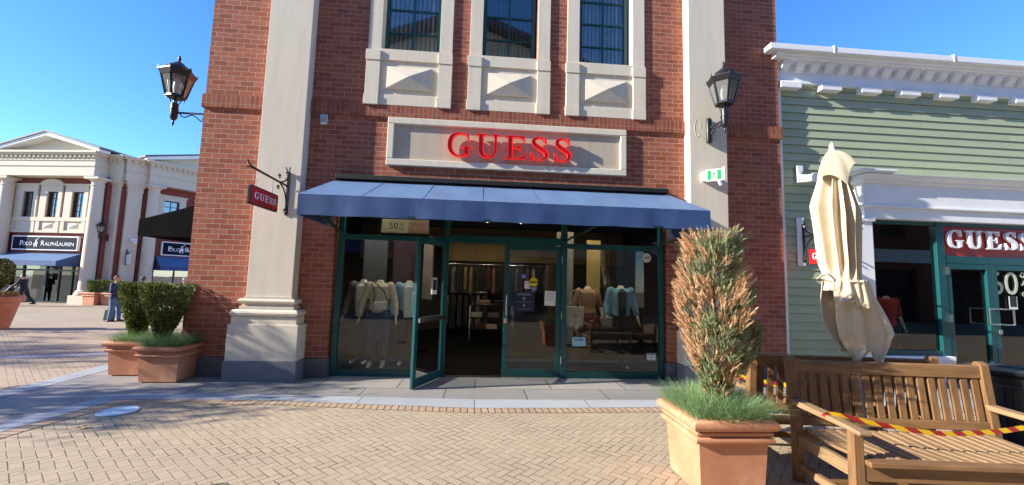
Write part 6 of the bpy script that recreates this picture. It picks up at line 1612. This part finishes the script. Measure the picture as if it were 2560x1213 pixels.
card('caution_card', 'blue card under the yellow caution disc on the closed door', .51, yd, 1.515, .12, .10, (36, 70, 160), ((-.1, .8, .008), (-.3, .7, .008)), parent_T=D2, linecol=(220, 224, 235))
mb = MB(D2 @ Matrix.Translation((.51, yd-.003, 1.605))); mb.tube([(0,-.001,0),(0,.001,0)], .075, 24); cd_ = mb.build('caution_disc', pm('yellow_disc_print', S(226, 206, 30), .6, .03), None); tag(cd_, 'yellow CAUTION disc above the blue card on the door', 'sticker')
mb = MB(D2 @ Matrix.Translation((.51, yd-.0055, 1.605))); mb.box(-.07, .07, -.0005, .0005, -.017, .017); b_ = mb.build('black_band', M['ink'], cd_)
mb = MB(D2); text(mb, 'CAUTION', .028, (.51, yd-.0072, 1.605), ext=.0004); mb.build('lettering', cd_.data.materials[0], cd_)
card('door_poster', 'dark navy shop poster low on the closed door', .35, yd, 1.27, .36, .33, (26, 34, 56), ((.40, .7, .012), (.33, .6, .010), (.15, .12, .05), (-.02, .7, .008), (-.2, .1, .05), (-.38, .6, .008)), parent_T=D2, linecol=(120, 132, 150))
card('white_letter', 'white printed letter taped to the closed door', .80, yd, 1.335, .19, .25, (222, 224, 222), ((.36, .7, .008), (.24, .75, .005), (.16, .7, .005), (.08, .75, .005), (-.05, .7, .005), (-.13, .6, .005)), parent_T=D2, linecol=(120, 124, 128), rz=R(2))
card('blue_sticker', 'small bright blue square sticker on the closed door', .215+.12, yd, 1.70, .075, .075, (32, 118, 178), ((.1, .6, .012), (-.15, .6, .012)), parent_T=D2, linecol=(190, 215, 235))
card('read_poster', 'black and white notice on the open door leaf', .36, .004, 1.50, .14, .26, (228, 228, 226), txt=None, lines=((.08, .82, .17),), parent_T=T1 @ Matrix.Rotation(PI, 4, 'Z') @ Matrix.Translation((-.72, -.016, 0)))
card('blue_notice', 'pale blue notice low in the right window', 1.745, .135, .61, .23, .15, (150, 200, 214), ((.3, .8, .010), (.15, .6, .010)), linecol=(40, 60, 80))
card('corner_notice', 'white 25 notice in the bottom right corner of the window', 3.02, .135, .375, .16, .12, (214, 220, 218), ((.38, .95, .016),), txt=(('25', .04, 0, -.015),))
card('square_sticker', 'small grey square sticker above the pale blue notice', 1.70, .135, .86, .05, .05, (190, 196, 198), ((0, .5, .02),))
mb = MB(); mb.tube([(2.945,.136,2.085),(2.945,.139,2.085)], .083, 28); dc = mb.build('number_decal', pm('pale_decal', S(206, 212, 200), .6, .03), None); tag(dc, 'round pale decal reading 1003 at the top of the right window', 'decal')
mb = MB(); text(mb, '1003', .065, (2.945, .1335, 2.085), ext=.0006); mb.build('number', M['ink'], dc)
pp = card('sale_poster', 'cream 50% off DENIM & TEES poster above the left window', -1.29, .24, 2.50, .80, .24, (196, 186, 160), linecol=(40, 34, 30), txt=(('50', .16, -.20, .0), ('%', .07, -.065, .03), ('OFF', .05, -.06, -.045)), cat='poster')
mb = MB(); mb.box(-1.24, -.90, .2335, .2385, 2.385, 2.615); p2_ = mb.build('pink_panel', pm('pink_panel_print', S(186, 150, 130), .7), pp)
mb = MB(); text(mb, 'DENIM', .085, (-1.07, .2315, 2.54), ext=.0006); text(mb, '& TEES', .085, (-1.07, .2315, 2.45), ext=.0006); mb.build('lettering', pm('pink_lettering', S(150, 104, 92), .7), p2_)
card('mask_poster', 'black and white notice on the right double door of the green shop', 10.0, .095, 1.46, .17, .24, (214, 222, 218), ((.1, .8, .20),))
# display boards inside: dark campaign panels at the back of the window
for x, z, w_, h, c, l in ((-1.25, 1.95, .9, 1.0, (58, 30, 28), 'dark red display board behind the left window mannequins'), (-2.05, 1.75, .45, 1.4, (92, 94, 100), 'tall grey display board at the left of the window'), (1.75, 1.9, .35, 1.5, (140, 132, 118), 'tall pale display board behind the handbags'), (2.35, 2.0, .28, 1.0, (176, 150, 86), 'ochre display panel behind the denim jacket')):
    mb = MB(); mb.box(x-w_/2, x+w_/2, 1.42, 1.46, z-h/2, z+h/2); o = mb.build('display_board', pm('display_board_face', S(*c), .7, .2, 3), None); tag(o, l, 'display board')
# wet floor sign
wf = thing('wet_floor_sign', 'yellow CAUTION wet floor sign behind the open glass door', 'floor sign', (-.80, .95, 0))
yel = pm('yellow_plastic', S(232, 222, 40), .45, .05, 5)
for sg in (-1, 1):
    mb = MB(Matrix.Translation((-.80, .95, 0)) @ Matrix.Rotation(R(sg*13), 4, 'X'))
    y = 0
    mb.wall([-.13,-.085,-.02,.02,.085,.13], [.0,.10,.12,.2,.62], [(-.085,.085,0,.10)], -.008, .008); mb.build('panel', yel, wf, bevel=.003)
mb = MB(Matrix.Translation((-.80, .95, 0)) @ Matrix.Rotation(R(-13), 4, 'X')); text(mb, 'CAUTION', .05, (0, -.011, .50), ext=.001); mb.prism([(-.06,.24),(.06,.24),(0,.40)], XZ, -.0105, -.009); mb.box(-.08, .08, -.0105, -.009, .18, .20); mb.build('lettering', M['ink'], wf)
